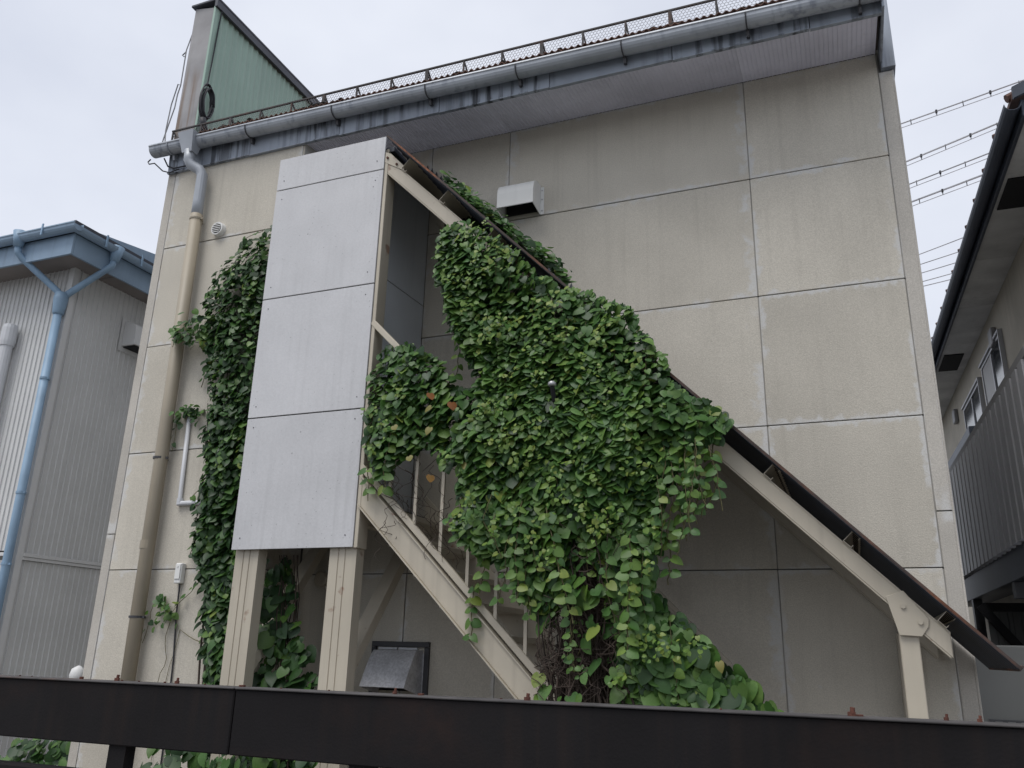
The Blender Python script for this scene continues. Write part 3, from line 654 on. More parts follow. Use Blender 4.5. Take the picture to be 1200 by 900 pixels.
rot(obj('wall_vent', box(WX-.06, WX-.001, 5.0, 5.2, 5.16, 5.36, bev=.01), 'metalclad', NR)); rot(obj('wall_vent', box(WX-.06, WX-.001, 8.4, 8.6, 5.12, 5.32, bev=.01), 'metalclad', NR))
# corrugated balcony
BX_ = 1.60
BC = rot(obj('balcony', box(BX_+.02, WX-.002, .35, 9, 2.42, 2.46), 'darkmetal', NR, label='balcony parapet of grey ribbed metal with a pale top rail'))
rot(obj('ribbed_cladding', corr(nb(), (BX_, .35, 2.43), (0, 1, 0), (0, 0, 1), (-1, 0, 0), 8.6, 1.03, .2, .06, 'deep', .002), 'metalclad', BC))
rot(obj('top_rail', box(BX_-.05, BX_+.05, .32, 9, 3.462, 3.53, bev=.006), 'balconyrail', BC))
rot(obj('corner_post', box(BX_-.03, BX_+.03, .27, .345, 2.4, 3.461, bev=.005), 'aluframe', BC))
rot(obj('edge_beam', box(BX_-.03, BX_+.05, .33, 9, 2.20, 2.418, bev=.005), 'housegutter', BC))
rot(obj('joist', box(BX_-.02, WX, 1.9, 2.0, 2.08, 2.198), 'darkmetal', BC)); rot(obj('joist', box(BX_+.06, WX, 4.4, 4.5, 2.08, 2.198), 'darkmetal', BC))
rot(obj('strut', bar(nb(), (WX-.001, 1.95, 1.45), (BX_+.05, 1.95, 2.14), .07, .07), 'darkmetal', BC))
rot(obj('post', box(BX_-.03, BX_+.05, 3.9, 4.0, 0, 2.199), 'darkmetal', BC))
uc = thing('utility_cabinet', 'pale grey cabinet with a louvred grille under the balcony', 'cabinet', (1.5, .9, 0))
obj('case', box(1.08, 2.2, .75, 1.3, 0, 1.72, bev=.01), 'paleutility', uc)
obj('grille_frame', box(1.12, 2.15, .742, .749, 1.16, 1.285), 'darkmetal', uc)
for i in range(14): obj('louvre', box(1.15+i*.07, 1.19+i*.07, .730, .7415, 1.17, 1.275), 'paleutility', uc)
gw = thing('metal_partition', 'grey sheet metal partition standing under the balcony', 'partition', (1.9, 3.2, 0))
obj('sheet', corr(nb(), (1.5, 3.2, 0), (1, 0, 0), (0, 0, 1), (0, -1, 0), .8, 2.05, .1, .012, 'trap', .003), 'paleutility', gw)
obj('frame', bar(nb(), (1.45, 3.15, 2.1), (2.1, 3.15, 1.2), .06, .07), 'black', gw)

# ------------------------------------------------------------------ overhead cables
def line(label, a, b, n, gap=.10, lower=True, extra=False):
    a, b = V(a), V(b); t = thing('overhead_cable', label, 'cable', (a+b)/2, 'overhead cables beyond the roof')
    def P(f, dz=0): return a.lerp(b, f)+V((0, 0, dz-.10*4*f*(1-f)*.5))
    obj('messenger', tube(nb(), [P(i/12) for i in range(13)], .0095, 5), 'lineclad', t)
    if extra: obj('messenger', tube(nb(), [P(i/12, .025)+V((0, .03, 0)) for i in range(13)], .007, 5), 'lineclad', t)
    if lower:
        obj('lower_wire', tube(nb(), [P(i/12, -gap) for i in range(13)], .005, 5), 'lineclad', t)
        for i in range(n):
            f = (i+.5)/n; obj('spacer', tube(nb(), [P(f, .015), P(f, -gap)], .006, 5), 'cable', t)
            if i % 2: obj('clip', box(*(P(f).x-.012, P(f).x+.012, P(f).y-.012, P(f).y+.012, P(f).z-.025, P(f).z+.02)), 'cable', t)
    return t
def run(label, a, b, ext=(2.2, 2.5), **k):
    a, b = V(a), V(b); d = b-a
    return line(label, a-d*ext[0], b+d*ext[1], **k)
run('topmost overhead cable with spacers, passing above the tiled house corner', (1.44, 5.48, 8.6), (3.03, 4.94, 8.6), n=30, gap=.065)
run('doubled overhead cable with spacers, second from the top', (1.42, 6.05, 8.3), (2.72, 5.35, 8.3), n=26, gap=.065, extra=True)
run('overhead cable with spacers, third from the top', (1.40, 6.16, 8.0), (2.60, 5.54, 8.0), n=24, gap=.065)
run('overhead cable with spacers, fourth from the top', (1.43, 6.31, 7.8), (2.60, 5.69, 7.8), n=24, gap=.065, extra=True)
for a, b in (((1.92, 10.72, 9.0), (2.88, 10.07, 9.0)), ((1.92, 10.94, 8.9), (2.9, 10.4, 8.9)), ((1.92, 11.12, 8.8), (2.91, 10.63, 8.8)), ((1.92, 11.3, 8.7), (2.85, 10.89, 8.7)), ((1.90, 11.28, 8.6), (2.84, 10.94, 8.6))):
    t = run('thin plain overhead wire low between the wall corner and tiled eave', a, b, n=0, lower=False); t['group'] = 'thin plain wires beyond the tiled eave'

# ------------------------------------------------------------------ vines
MID = [(0, 0), (0, .30), (0, .66), (0, 1)]
RIGHT = [(.12, -.13), (.30, -.15), (.46, -.05), (.545, .14), (.535, .34), (.44, .57), (.28, .78), (.10, .93)]
def leaf_geo(fold, curl, wid):
    pts = MID+[(u*wid, v) for u, v in RIGHT]+[(-u*wid, v) for u, v in RIGHT]
    vs_ = [(u, v, fold*abs(u)-curl*max(0, v)**2-.16*(abs(u)*1.8)**2) for u, v in pts]
    fs = []
    for s in (4, 12):
        r = [s+i for i in range(8)]
        q = [(0, r[0], r[1]), (0, r[1], r[2]), (0, r[2], r[3], 1), (1, r[3], r[4]), (1, r[4], r[5], 2), (2, r[5], r[6]), (2, r[6], r[7], 3)]
        fs += q if s == 4 else [f[::-1] for f in q]
    return vs_, fs
SHAPES = [leaf_geo(.14, .18, 1.0), leaf_geo(.28, .30, .95), leaf_geo(.05, .10, 1.05), leaf_geo(.20, -.08, .85), leaf_geo(.38, .38, .82), leaf_geo(-.10, .30, .98), leaf_geo(.5, .1, .9)]
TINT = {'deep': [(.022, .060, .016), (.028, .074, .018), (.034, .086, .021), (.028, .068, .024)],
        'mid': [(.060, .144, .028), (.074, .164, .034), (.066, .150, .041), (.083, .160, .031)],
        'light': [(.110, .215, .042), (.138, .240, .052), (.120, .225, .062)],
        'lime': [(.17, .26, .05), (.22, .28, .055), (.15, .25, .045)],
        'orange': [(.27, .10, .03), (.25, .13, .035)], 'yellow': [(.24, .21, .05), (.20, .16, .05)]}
ALLT = [(k, i) for k in TINT for i in range(len(TINT[k]))]
LEAFME = {}
def set_tint(me, cols):
    a = me.color_attributes.new('tint', 'FLOAT_COLOR', 'POINT'); a.data.foreach_set('color', cols)
def leaf_mesh(sh, key):
    if (sh, key) not in LEAFME:
        me = bpy.data.meshes.new('leaf'); v, f = SHAPES[sh]; me.from_pydata(v, [], f); me.materials.append(MATS['leaf'])
        c = TINT[key[0]][key[1]]; set_tint(me, [x for _ in v for x in (*c, 1)])
        for p in me.polygons: p.use_smooth = True
        LEAFME[(sh, key)] = me
    return LEAFME[(sh, key)]
def inpoly(x, z, P):
    c = False; j = len(P)-1
    for i in range(len(P)):
        if (P[i][1] > z) != (P[j][1] > z) and x < (P[j][0]-P[i][0])*(z-P[i][1])/(P[j][1]-P[i][1])+P[i][0]: c = not c
        j = i
    return c
def edged(x, z, P):
    m = 9
    for i in range(len(P)):
        a, b = P[i-1], P[i]; dx, dz = b[0]-a[0], b[1]-a[1]; l = dx*dx+dz*dz or 1e-9
        t = max(0, min(1, ((x-a[0])*dx+(z-a[1])*dz)/l)); m = min(m, math.hypot(x-a[0]-dx*t, z-a[1]-dz*t))
    return m
def pick(wts):
    r = R.random()*sum(wts.values())
    for k, w_ in wts.items():
        r -= w_
        if r <= 0: return (k, R.randrange(len(TINT[k])))
    return ('deep', 0)
def mk(pos, n, size, key, depth=0, tipdir=(0, 0, -1), spread=.5):
    n = V(n).normalized(); t = V(tipdir)+V((R.uniform(-1, 1), R.uniform(-1, 1), R.uniform(-1, 1)))*spread
    t = (t-n*t.dot(n))
    if t.length < 1e-3: t = n.orthogonal()
    return dict(p=V(pos), n=n, t=t.normalized(), s=size, k=key, sh=R.randrange(len(SHAPES)), d=depth)
def curtain(P, num, ysurf, thick, size, wts, lean=.62, jit=.55, gap=-.30, nfreq=3.2, over=.03, spread=.75, thin=None):
    xs_ = [p[0] for p in P]; zs_ = [p[1] for p in P]; out_ = []; tries = 0
    while len(out_) < num and tries < num*30:
        tries += 1
        x, z = R.uniform(min(xs_)-over, max(xs_)+over), R.uniform(min(zs_)-over, max(zs_)+over)
        ins = inpoly(x, z, P); e = edged(x, z, P)
        wob = noise.noise(V((x*7, 5, z*7)))*.05
        if not ins and e > over+wob: continue
        if ins and e < .06-wob*1.5 and R.random() < .35: continue
        if thin and R.random() < thin(x, z): continue
        t = R.random()**1.4
        nn = noise.noise(V((x*nfreq, 1.7, z*nfreq)))
        if nn < gap and t < .5: continue
        ef = min(1, e/.22) if ins else 0
        yf = lambda X, Z: ysurf(X, Z)*1.0
        y = yf(x, z)-.10*ef*(.5+nn)+t*thick*(0.35+.65*ef)
        g = .02
        gx = -(noise.noise(V(((x+g)*nfreq, 1.7, z*nfreq)))-noise.noise(V(((x-g)*nfreq, 1.7, z*nfreq))))/(2*g)*.10
        gz = -(noise.noise(V((x*nfreq, 1.7, (z+g)*nfreq)))-noise.noise(V((x*nfreq, 1.7, (z-g)*nfreq))))/(2*g)*.10
        ln = lean(x, z) if callable(lean) else lean
        n = V((gx*1.6, -1, ln+gz*1.6))+V((R.uniform(-1, 1), R.uniform(-.5, .5), R.uniform(-1, 1)))*jit
        s = size(x, z)*R.choice((.42, .55, .7, .85, .95, 1, 1.2))
        wt = wts(x, z, t, nn)
        out_.append(mk((x, y, z), n, s, pick(wt), t*thick, (0, -.45, -1), spread))
    return out_
def strands(P, num, ysurf, size, wts, lean, step=.034, length=(.25, .8), thick=.10, bm=None, over=.0):
    # hanging runners with a leaf at every node, alternating sides
    xs_ = [p[0] for p in P]; zs_ = [p[1] for p in P]; out_ = []
    made = tries = 0
    while made < num and tries < num*40:
        tries += 1
        x, z = R.uniform(min(xs_), max(xs_)), R.uniform(min(zs_), max(zs_))
        if not inpoly(x, z, P): continue
        made += 1
        off = R.random()**1.6*thick; L_ = R.uniform(*length); dz = 0; side = R.choice((-1, 1)); ph = R.uniform(0, 99); path = []
        young = R.random() < .16
        while dz < L_:
            xx, zz = x+noise.noise(V((ph, dz*2.5, 0)))*.07, z-dz
            if not inpoly(xx, zz, P) and edged(xx, zz, P) > over+R.random()*.05: break
            ef = min(1, edged(xx, zz, P)/.20)
            nn = noise.noise(V((xx*2.6, 1.7, zz*2.6)))
            y = ysurf(xx, zz)-.085*ef*(.6+nn)+off
            path.append((xx, y+.01, zz)); side = -side
            e_ = .02; gx = -(noise.noise(V(((xx+e_)*2.6, 1.7, zz*2.6)))-noise.noise(V(((xx-e_)*2.6, 1.7, zz*2.6))))/(2*e_)*.085
            n = V((gx*1.4+side*.28+R.uniform(-.45, .45), -1, lean(xx, zz)+R.uniform(-.45, .5)))
            sz = size(xx, zz)*R.choice((.5, .7, .85, 1, 1, 1.15, 1.3))*(1-.45*dz/max(L_, .3)*(R.random() < .7))
            w_ = {'light': .5, 'lime': .28, 'mid': .22} if young and dz > L_*.45 else wts(xx, zz, off/thick, nn)
            out_.append(mk((xx+side*.012, y, zz), n, sz, pick(w_), off, (side*.55, -.35, -1), .55))
            dz += step*R.uniform(.7, 1.3)
        if bm is not None and len(path) > 2 and off < thick*.25 and R.random() < .35: tube(bm, path, .0022, 3, False)
    return out_
def tuft(c, num, r, size, wts, n0=(0, -1, .7)):
    return [mk(V(c)+V((R.gauss(0, r), R.gauss(0, r*.7), R.gauss(0, r))), V(n0)+V((R.uniform(-1, 1), R.uniform(-1, 1), R.uniform(-1, 1)))*.7, size*R.uniform(.6, 1.2), pick(wts), -.05, spread=.9) for _ in range(num)]
def tendril(pts, step, size, wts, bm, r=.0035, pairs=True):
    L_ = []; pts = [V(p) for p in pts]; fine = []
    for a, b in zip(pts, pts[1:]):
        k = max(1, int((b-a).length/.03))
        for i in range(k): fine.append(a.lerp(b, i/k)+V((R.uniform(-1, 1), R.uniform(-1, 1), R.uniform(-1, 1)))*.006)
    fine.append(pts[-1]); tube(bm, fine, r, 4, False)
    dacc = 0
    for a, b in zip(fine, fine[1:]):
        dacc += (b-a).length
        if dacc > step:
            dacc = 0
            for s in ((-1, 1) if pairs else (R.choice((-1, 1)),)):
                L_.append(mk(a+V((s*.012, -.01, 0)), (s*.3+R.uniform(-.4, .4), -1, .5+R.uniform(-.3, .4)), size*R.uniform(.6, 1.1), pick(wts), -.05, (s*.9, 0, -.7), .35))
    return L_
def build_vine(name, label, base, leaves, stems, indiv, group=None):
    t = thing(name, label, 'vine', base, group)
    leaves = sorted(leaves, key=lambda l: l['d']*.5-l['s']+ (1 if l['k'][0] == 'deep' and l['d'] > .1 else 0))
    if any(len(b.verts) for b, *_ in stems):
        for bm, nm, m, kd in stems: obj(nm, bm, m, t, smooth=True, kind=kd)
    for l in leaves[:indiv]:
        o = bpy.data.objects.new('leaf', leaf_mesh(l['sh'], l['k'])); COL.objects.link(o); o.parent = t
        xx = l['t'].cross(l['n'])
        m3 = Matrix((xx, l['t'], l['n'])).transposed()*l['s']; mm = m3.to_4x4(); mm.translation = l['p']-V(base); o.matrix_local = mm
    vs_, fs, cs = [], [], []
    for l in leaves[indiv:]:
        v, f = SHAPES[l['sh']]; xx = l['t'].cross(l['n']); o0_ = len(vs_); c = TINT[l['k'][0]][l['k'][1]]; q = R.uniform(.85, 1.15)
        for a in v:
            vs_.append(l['p']-V(base)+(xx*a[0]+l['t']*a[1]+l['n']*a[2])*l['s']); cs += [c[0]*q, c[1]*q, c[2]*q, 1]
        fs += [tuple(i+o0_ for i in ff) for ff in f]
    if vs_:
        me = bpy.data.meshes.new('foliage'); me.from_pydata(vs_, [], fs); me.materials.append(MATS['leaf']); set_tint(me, cs)
        for p in me.polygons: p.use_smooth = True
        o = bpy.data.objects.new('foliage', me); COL.objects.link(o); o.parent = t; o['kind'] = 'stuff'
    return t

MAIN = [(-1.76, 4.29), (-1.50, 4.09), (-1.26, 3.84), (-1.07, 3.66), (-.90, 3.64), (-.7, 3.52), (-.58, 3.35), (-.49, 3.17), (-.35, 2.97), (-.15, 2.82), (-.2, 2.72), (-.40, 2.68), (-.50, 2.48), (-.54, 2.30), (-.56, 2.12), (-.60, 1.96), (-.50, 1.83), (-.36, 1.74), (-.28, 1.58), (-.15, 1.5), (-.03, 1.36), (.05, 1.15), (-.67, 1.15), (-.69, 1.36), (-.72, 1.63), (-.75, 1.93), (-.82, 2.2), (-1.02, 2.3), (-1.04, 1.97), (-1.13, 1.8), (-1.25, 1.94), (-1.33, 2.12), (-1.52, 2.17), (-1.69, 2.32), (-1.6, 2.49), (-1.68, 2.68), (-1.79, 2.66), (-1.58, 2.98), (-1.52, 3.25), (-1.75, 3.56), (-1.89, 3.99), (-1.88, 4.24)]
MOUND = [(-2.38, 3.33), (-2.29, 3.47), (-2.12, 3.49), (-1.91, 3.35), (-1.77, 3.16), (-1.56, 3.1), (-1.5, 2.9), (-1.64, 2.72), (-1.77, 2.76), (-1.83, 2.80), (-2.01, 2.84), (-2.13, 2.80), (-2.27, 2.70), (-2.35, 2.72)]
UNDER = [(-2.15, 4.50), (-1.97, 4.62), (-1.72, 4.33), (-1.70, 3.62), (-1.78, 3.38), (-1.99, 3.75), (-2.12, 4.2)]
LEFT = [(-3.6, 4.82), (-3.74, 4.76), (-3.88, 4.70), (-4.06, 4.56), (-4.20, 4.38), (-4.22, 4.03), (-4.08, 3.66), (-4.0, 3.37), (-4.06, 3.11), (-3.96, 2.9), (-4.02, 2.59), (-3.95, 2.28), (-3.85, 2.03), (-3.77, 1.69), (-3.70, 1.36), (-3.68, .7), (-3.5, .7), (-3.48, 2.26), (-3.48, 3.79), (-3.5, 4.6)]
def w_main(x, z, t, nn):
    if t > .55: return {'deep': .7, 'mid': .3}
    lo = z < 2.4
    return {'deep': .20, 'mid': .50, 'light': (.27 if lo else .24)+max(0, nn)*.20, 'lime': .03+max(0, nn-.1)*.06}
def s_main(x, z):
    q = lerp(.075, .051, min(1, max(0, (z-1.5)/1.6)))
    return q*(1.08 if x > -.6 and z < 1.8 else 1)
def lean_main(x, z): return lerp(.35, .95, min(1, max(0, (z-1.6)/1.6)))
def y_main(x, z): return -1.07-.05*math.sin(max(0, min(1, (4.3-z)/2.9))*math.pi)
gs = nb()
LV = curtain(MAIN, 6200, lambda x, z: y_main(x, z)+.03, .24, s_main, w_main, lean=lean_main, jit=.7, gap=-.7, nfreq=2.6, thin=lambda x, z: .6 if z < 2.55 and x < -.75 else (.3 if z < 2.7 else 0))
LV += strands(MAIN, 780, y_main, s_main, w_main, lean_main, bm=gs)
LV += curtain(MOUND, 900, lambda x, z: -.96, .18, lambda x, z: .060, lambda x, z, t, nn: {'deep': .4, 'mid': .5, 'light': .12, 'lime': .03}, jit=.7, lean=.9, gap=-.6)
LV += strands(MOUND, 75, lambda x, z: -.97, lambda x, z: .062, lambda x, z, t, nn: {'deep': .3, 'mid': .5, 'light': .17, 'lime': .05}, lambda x, z: .8, length=(.15, .45), bm=gs)
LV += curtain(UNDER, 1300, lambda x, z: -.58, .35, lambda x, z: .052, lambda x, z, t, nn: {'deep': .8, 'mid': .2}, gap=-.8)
# cover on the roof itself, behind its rusty edge
for _ in range(1300):
    x = R.uniform(-2.02, -1.13); y = R.uniform(-.93, -.10); sx = noise.noise(V((x*3, y*3, 4)))
    if x > -1.5+.3*(-y-.5) + sx*.2 and y > -.6: continue
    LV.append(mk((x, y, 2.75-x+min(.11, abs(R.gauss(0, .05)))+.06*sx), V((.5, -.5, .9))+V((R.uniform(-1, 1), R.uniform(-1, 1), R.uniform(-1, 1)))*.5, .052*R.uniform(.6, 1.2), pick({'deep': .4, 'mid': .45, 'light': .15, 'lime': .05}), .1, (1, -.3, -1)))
# bud clusters, yellowed leaves
buds = {'lime': .8, 'light': .2}
cl = [(-.72, 3.42), (-.60, 3.15), (-.75, 2.95), (-.62, 2.75), (-.95, 3.62), (-1.35, 3.9), (-1.52, 4.15), (-1.1, 3.35), (-1.25, 2.6), (-1.28, 2.35), (-1.18, 2.2), (-1.05, 2.45), (-.5, 2.25), (-.55, 2.05), (-.62, 1.9), (-.6, 1.7), (-.62, 2.55), (-1.3, 3.0), (-1.45, 2.75), (-2.25, 3.0), (-2.15, 2.9), (-2.2, 2.75), (-1.0, 2.95), (-.85, 2.7), (-.9, 3.2), (-1.6, 3.75), (-.45, 1.62), (-.7, 1.5), (-2.05, 3.1), (-1.4, 2.25), (-1.05, 2.1)]
for _ in range(900):
    x, z = R.uniform(-1.9, 0), R.uniform(1.4, 4.2)
    if inpoly(x, z, MAIN) and len(cl) < 85: cl.append((x, z))
for x, z in cl: LV += tuft((x, -1.2 if z > 1.8 else -1.18, z), 12, .030, .026, buds)
for x, z, k in ((-1.87, 3.05, 0), (-1.72, 2.98, 0), (-1.835, 2.54, 1)): LV.append(mk((x, -1.12, z+.04), (.9, -1, .7), .056, ('orange', k), -.3, (.2, -.3, -1), .7))
for x, z in ((-2.0, 2.68), (-1.87, 2.85), (-1.87, 2.98), (-1.62, 2.62), (-2.12, 2.88), (-.22, 1.55)): LV.append(mk((x, -1.1, z+.03), (0, -1, .6), .05, ('yellow', 0), -.3, spread=.9))
for pts in (((-.30, -1.02, 2.82), (-.27, -1.05, 2.6), (-.30, -1.03, 2.38), (-.33, -1.03, 2.28)), ((-.20, -1.02, 2.8), (-.21, -1.04, 2.6), (-.205, -1.03, 2.46), (-.24, -1.04, 2.36)), ((-.38, -1.05, 2.7), (-.40, -1.06, 2.4), (-.36, -1.05, 2.2)), ((-.46, -1.1, 2.3), (-.44, -1.08, 2.12), (-.46, -1.08, 1.95)),
            ((-1.62, -1.08, 2.6), (-1.66, -1.08, 2.35), (-1.62, -1.06, 2.2)), ((-2.36, -.98, 2.7), (-2.35, -.96, 2.55), (-2.355, -.95, 2.48)), ((-1.60, -.94, 1.98), (-1.63, -.93, 1.80), (-1.615, -.93, 1.72), (-1.63, -.93, 1.66)), ((-1.98, -.5, 3.85), (-2.0, -.48, 3.6), (-2.02, -.47, 3.4)), ((-.62, -1.2, 2.2), (-.63, -1.22, 1.9), (-.65, -1.2, 1.6)), ((-1.24, -1.16, 2.4), (-1.27, -1.17, 2.1), (-1.25, -1.15, 1.85)), ((-1.08, -1.2, 2.35), (-1.0, -1.22, 2.0), (-.93, -1.2, 1.75)), ((-1.52, -1.05, 2.3), (-1.5, -1.05, 2.05), (-1.53, -1.05, 1.9)), ((-2.2, -1.0, 2.9), (-2.24, -.98, 2.66), (-2.22, -.96, 2.52))):
    LV += tendril(pts, .05, .06, {'mid': .4, 'light': .35, 'lime': .25}, gs)
# loose runners trailing below the edge of the mass
for _ in range(46):
    if _ % 3 == 0: x0, z0 = R.uniform(-.52, -.2), R.uniform(2.45, 2.8)
    elif _ % 3 == 1: x0, z0 = R.uniform(-1.45, -1.1), R.uniform(2.15, 2.5)
    else: x0, z0 = R.uniform(-1.05, -.45), R.uniform(1.7, 2.6)
    l_ = R.uniform(.18, .5); y0_ = R.uniform(-1.16, -1.03)
    LV += tendril(((x0, y0_, z0), (x0+R.uniform(-.05, .05), y0_-.02, z0-l_*.5), (x0+R.uniform(-.07, .07), y0_, z0-l_)), R.uniform(.035, .055), R.uniform(.03, .055), {'mid': .5, 'light': .35, 'lime': .15}, gs, .0025, R.random() < .5)
# sparse leaves over the woody trunk
TR = [(-1.12, 1.2), (-.72, 1.2), (-.74, 2.2), (-1.1, 2.25)]
LV += curtain(TR, 55, lambda x, z: -1.14, .08, lambda x, z: .075, lambda x, z, t, nn: {'mid': .5, 'light': .4, 'lime': .1}, gap=-.05)
# woody stems
ws = nb(); bk = nb()
def stem(bm, pts, r0, r1, wob=.02, n=5):
    f = []; K = 14
    ph = R.uniform(0, 99)
    for i in range(K+1):
        t = i/K; a = t*(len(pts)-1); j = min(int(a), len(pts)-2); p_ = V(pts[j]).lerp(V(pts[j+1]), a-j)
        f.append(p_+V((noise.noise(V((ph, t*4, 0))), noise.noise(V((ph, t*4, 9)))*.7, 0))*wob*2)
    tube(bm, f, [lerp(r0, r1, i/K) for i in range(K+1)], n, False)
for i in range(9):
    x = R.uniform(-1.02, -.74); stem(bk, [(x, -.93, 0), (x+R.uniform(-.05, .05), -.96, 1.3), (x+R.uniform(-.06, .06), -.96, 2.2), (x+R.uniform(-.2, .1), -.95, 3.2)], R.uniform(.055, .085), .03, .03, 9)
for i in range(110):
    x = R.uniform(-1.12, -.68); y = R.uniform(-1.1, -.94); top = R.uniform(1.6, 2.6)
    stem(ws, [(x, y, R.uniform(0, 1.2)), (x+R.uniform(-.08, .08), y-.01, 1.5), (x+R.uniform(-.1, .1), y, top)], R.uniform(.003, .010), .0025, .07, 4)
for i in range(240):
    x = R.uniform(-1.2, -.7); z = R.uniform(1.3, 2.3); a = R.uniform(-1.2, 1.2); l = R.uniform(.1, .35)
    stem(ws, [(x, R.uniform(-1.15, -.95), z), (x+l*math.cos(a)*.7, R.uniform(-1.18, -.98), z+l*math.sin(a))], .003, .0015, .03, 3)
for i in range(40):
    x = R.uniform(-2.3, -1.5); z = R.uniform(2.35, 2.9); stem(ws, [(x, -.95, z), (x+R.uniform(-.1, .2), -.9, z-R.uniform(.1, .35))], .0025, .0015, .05, 3)
for i in range(14):
    x = R.uniform(-1.7, -.5); stem(ws, [(x*.4-.55, -.96, 2.2), (x, -.96, min(3.0, 2.4-x)), (x-.1, -.96, min(3.7, 2.42-x))], .012, .004, .05, 5)
VM = build_vine('climbing_vine', 'big dense heart-leaved vine cascading over the stair roof and handrail', (-.9, -1.0, 0), LV, [(bk, 'trunk', 'bark', None), (ws, 'woody_stems', 'twig', 'stuff'), (gs, 'tendrils', 'greenstem', 'stuff')], 300)
# vine on the wall left of the screen
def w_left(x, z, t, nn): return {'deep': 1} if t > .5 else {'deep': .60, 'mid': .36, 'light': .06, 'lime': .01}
def s_left(x, z): return lerp(.070, .052, min(1, max(0, (z-1.5)/2)))
gs = nb()
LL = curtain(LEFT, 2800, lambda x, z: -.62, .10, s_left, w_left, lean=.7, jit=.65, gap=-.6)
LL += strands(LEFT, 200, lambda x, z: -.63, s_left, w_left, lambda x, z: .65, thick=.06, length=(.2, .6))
LL += tuft((-4.33, -.66, 3.98), 60, .06, .045, {'mid': .6, 'light': .3, 'deep': .3}) + tuft((-4.42, -.67, 4.0), 16, .03, .04, {'mid': .5, 'light': .5}) + tuft((-4.2, -.62, 3.97), 40, .06, .05, {'mid': .6, 'deep': .4})
LL += tuft((-4.32, -.57, 3.3), 30, .04, .042, {'mid': .6, 'deep': .4}) + tuft((-4.22, -.57, 3.33), 22, .035, .04, {'mid': .6, 'deep': .4})
for pts in (((-4.4, -.56, 3.3), (-4.38, -.55, 3.15), (-4.40, -.55, 3.02)), ((-4.0, -.56, 3.35), (-4.2, -.56, 3.32), (-4.32, -.56, 3.32)), ((-4.02, -.57, 3.72), (-4.17, -.56, 3.62), (-4.19, -.56, 3.52)), ((-3.98, -.57, 2.75), (-4.1, -.55, 2.68), (-4.18, -.55, 2.6)), ((-3.95, -.57, 2.4), (-4.05, -.55, 2.32), (-4.08, -.55, 2.2)),
            ((-3.9, -.56, 2.1), (-4.0, -.55, 1.98), (-4.13, -.55, 1.86), (-4.19, -.55, 1.8)), ((-3.78, -.56, 1.72), (-3.86, -.55, 1.6), (-3.8, -.55, 1.5)), ((-4.43, -.67, 4.0), (-4.45, -.66, 3.85)), ((-3.78, -.56, 4.82), (-3.98, -.55, 4.78), (-3.93, -.55, 4.72)), ((-4.34, -.56, 1.9), (-4.36, -.55, 1.75), (-4.40, -.55, 1.6)), ((-3.95, -.56, 2.9), (-4.05, -.55, 2.95)), ((-4.18, -.57, 4.35), (-4.27, -.56, 4.28))):
    LL += tendril(pts, .055, .04, {'mid': .6, 'light': .25, 'deep': .3}, gs, .003, False)
LL += tuft((-4.2, -.57, 1.82), 34, .05, .042, {'mid': .5, 'light': .35, 'lime': .2}) + tuft((-4.26, -.57, 1.92), 8, .03, .05, {'mid': .5})
stem(gs, [(-3.75, -.535, 1.6), (-3.9, -.535, 1.62), (-4.1, -.535, 1.7), (-4.15, -.535, 1.4), (-4.16, -.535, .9)], .003, .002, .02, 4)
stem(gs, [(-4.17, -.535, 1.75), (-4.2, -.535, 1.4), (-4.18, -.535, .8)], .003, .002, .02, 4)
ws = nb()
for i in range(16):
    x = R.uniform(-3.9, -3.5); stem(ws, [(x*.3-2.5, -.56, 0), (x, -.56, 2.2), (x-R.uniform(-.05, .3), -.555, R.uniform(3, 4.6))], .010, .003, .05, 5)
build_vine('climbing_vine', 'dark green vine climbing the beige wall between downpipe and pale screen', (-3.7, -.6, 0), LL, [(ws, 'woody_stems', 'twig', 'stuff'), (gs, 'tendrils', 'greenstem', 'stuff')], 300)
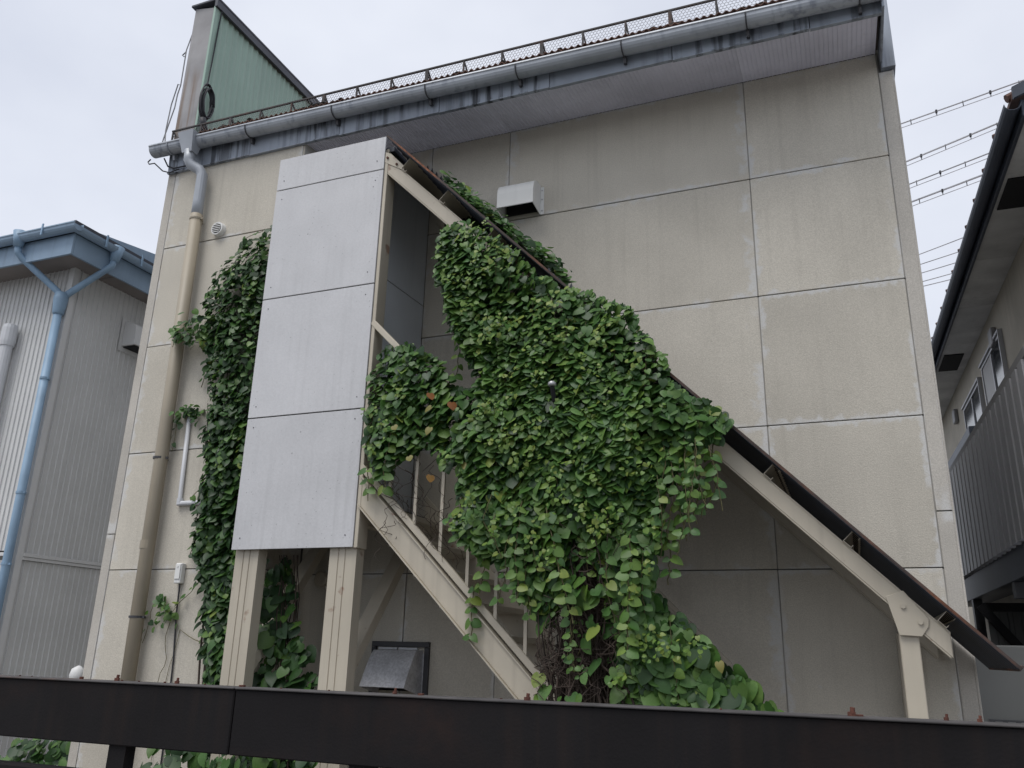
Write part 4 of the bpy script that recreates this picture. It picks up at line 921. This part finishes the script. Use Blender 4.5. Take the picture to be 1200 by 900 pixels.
# vine hanging beneath the landing
COLV = [(-3.30, 2.2), (-3.16, 2.16), (-3.12, 1.91), (-2.97, 1.59), (-2.83, 1.39), (-2.67, .95), (-2.4, .7), (-3.3, .7), (-3.28, 1.37)]
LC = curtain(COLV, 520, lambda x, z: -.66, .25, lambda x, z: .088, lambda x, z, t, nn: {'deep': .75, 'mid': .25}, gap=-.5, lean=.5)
ws = nb()
for i in range(8):
    x = R.uniform(-3.25, -3.0); stem(ws, [(x, -.6, 0), (x+.03, -.6, 1.2), (x-.05, -.6, 2.2)], .007, .003, .05, 5)
build_vine('climbing_vine', 'large-leaved vine in shade beside the beige column under the landing', (-3.1, -.6, 0), LC, [(ws, 'woody_stems', 'twig', 'stuff')], 200)
# low growth at the foot of the wall
BU = [(-5.95, .6), (-5.75, .74), (-5.55, .86), (-5.25, .92), (-5.05, .85), (-5.0, .05), (-5.95, .05)]
LB = curtain(BU, 700, lambda x, z: -.45, .4, lambda x, z: .085, lambda x, z, t, nn: {'deep': .35, 'mid': .45, 'light': .2}, lean=.9)
ws = nb()
for i in range(12): x = R.uniform(-5.8, -5.1); stem(ws, [(x, -.25, 0), (x+R.uniform(-.1, .1), -.3, .7)], .006, .003, .04, 4)
build_vine('leafy_bush', 'leafy green bush on the ground between the two buildings', (-5.5, -.3, 0), LB, [(ws, 'woody_stems', 'twig', 'stuff')], 150)['category'] = 'bush'
FO = [(-3.6, .95), (-3.4, 1.05), (-2.7, 1.08), (-2.4, 1.0), (-2.2, .6), (-2.2, .05), (-3.7, .05)]
LF = curtain(FO, 700, lambda x, z: -1.25, .3, lambda x, z: .085, lambda x, z, t, nn: {'deep': .5, 'mid': .4, 'light': .1}, lean=.8)
ws = nb()
for i in range(12): x = R.uniform(-3.5, -2.4); stem(ws, [(x, -1.1, 0), (x+R.uniform(-.1, .1), -1.15, .9)], .006, .003, .04, 4)
build_vine('leafy_bush', 'leafy green plant at the foot of the two beige columns', (-3, -1.1, 0), LF, [(ws, 'woody_stems', 'twig', 'stuff')], 150)['category'] = 'bush'
# small garden lamp stuck in the vine
lp = thing('spike_lamp', 'small dark lamp with a pale dome poking out of the vine', 'lamp', (-1.06, -1.2, 2.9))
obj('stake', tube(nb(), [(-1.05, -1.05, 2.88), (-1.05, -1.18, 2.96), (-1.05, -1.22, 3.03)], .014, 8), 'black', lp)
bm = nb(); tube(bm, [(-1.05, -1.22, 3.03), (-1.05, -1.22, 3.036), (-1.05, -1.22, 3.052), (-1.05, -1.22, 3.06)], [.018, .025, .022, .010], 12); obj('dome', bm, 'aluframe', lp, smooth=True)
bpy.context.view_layer.update()
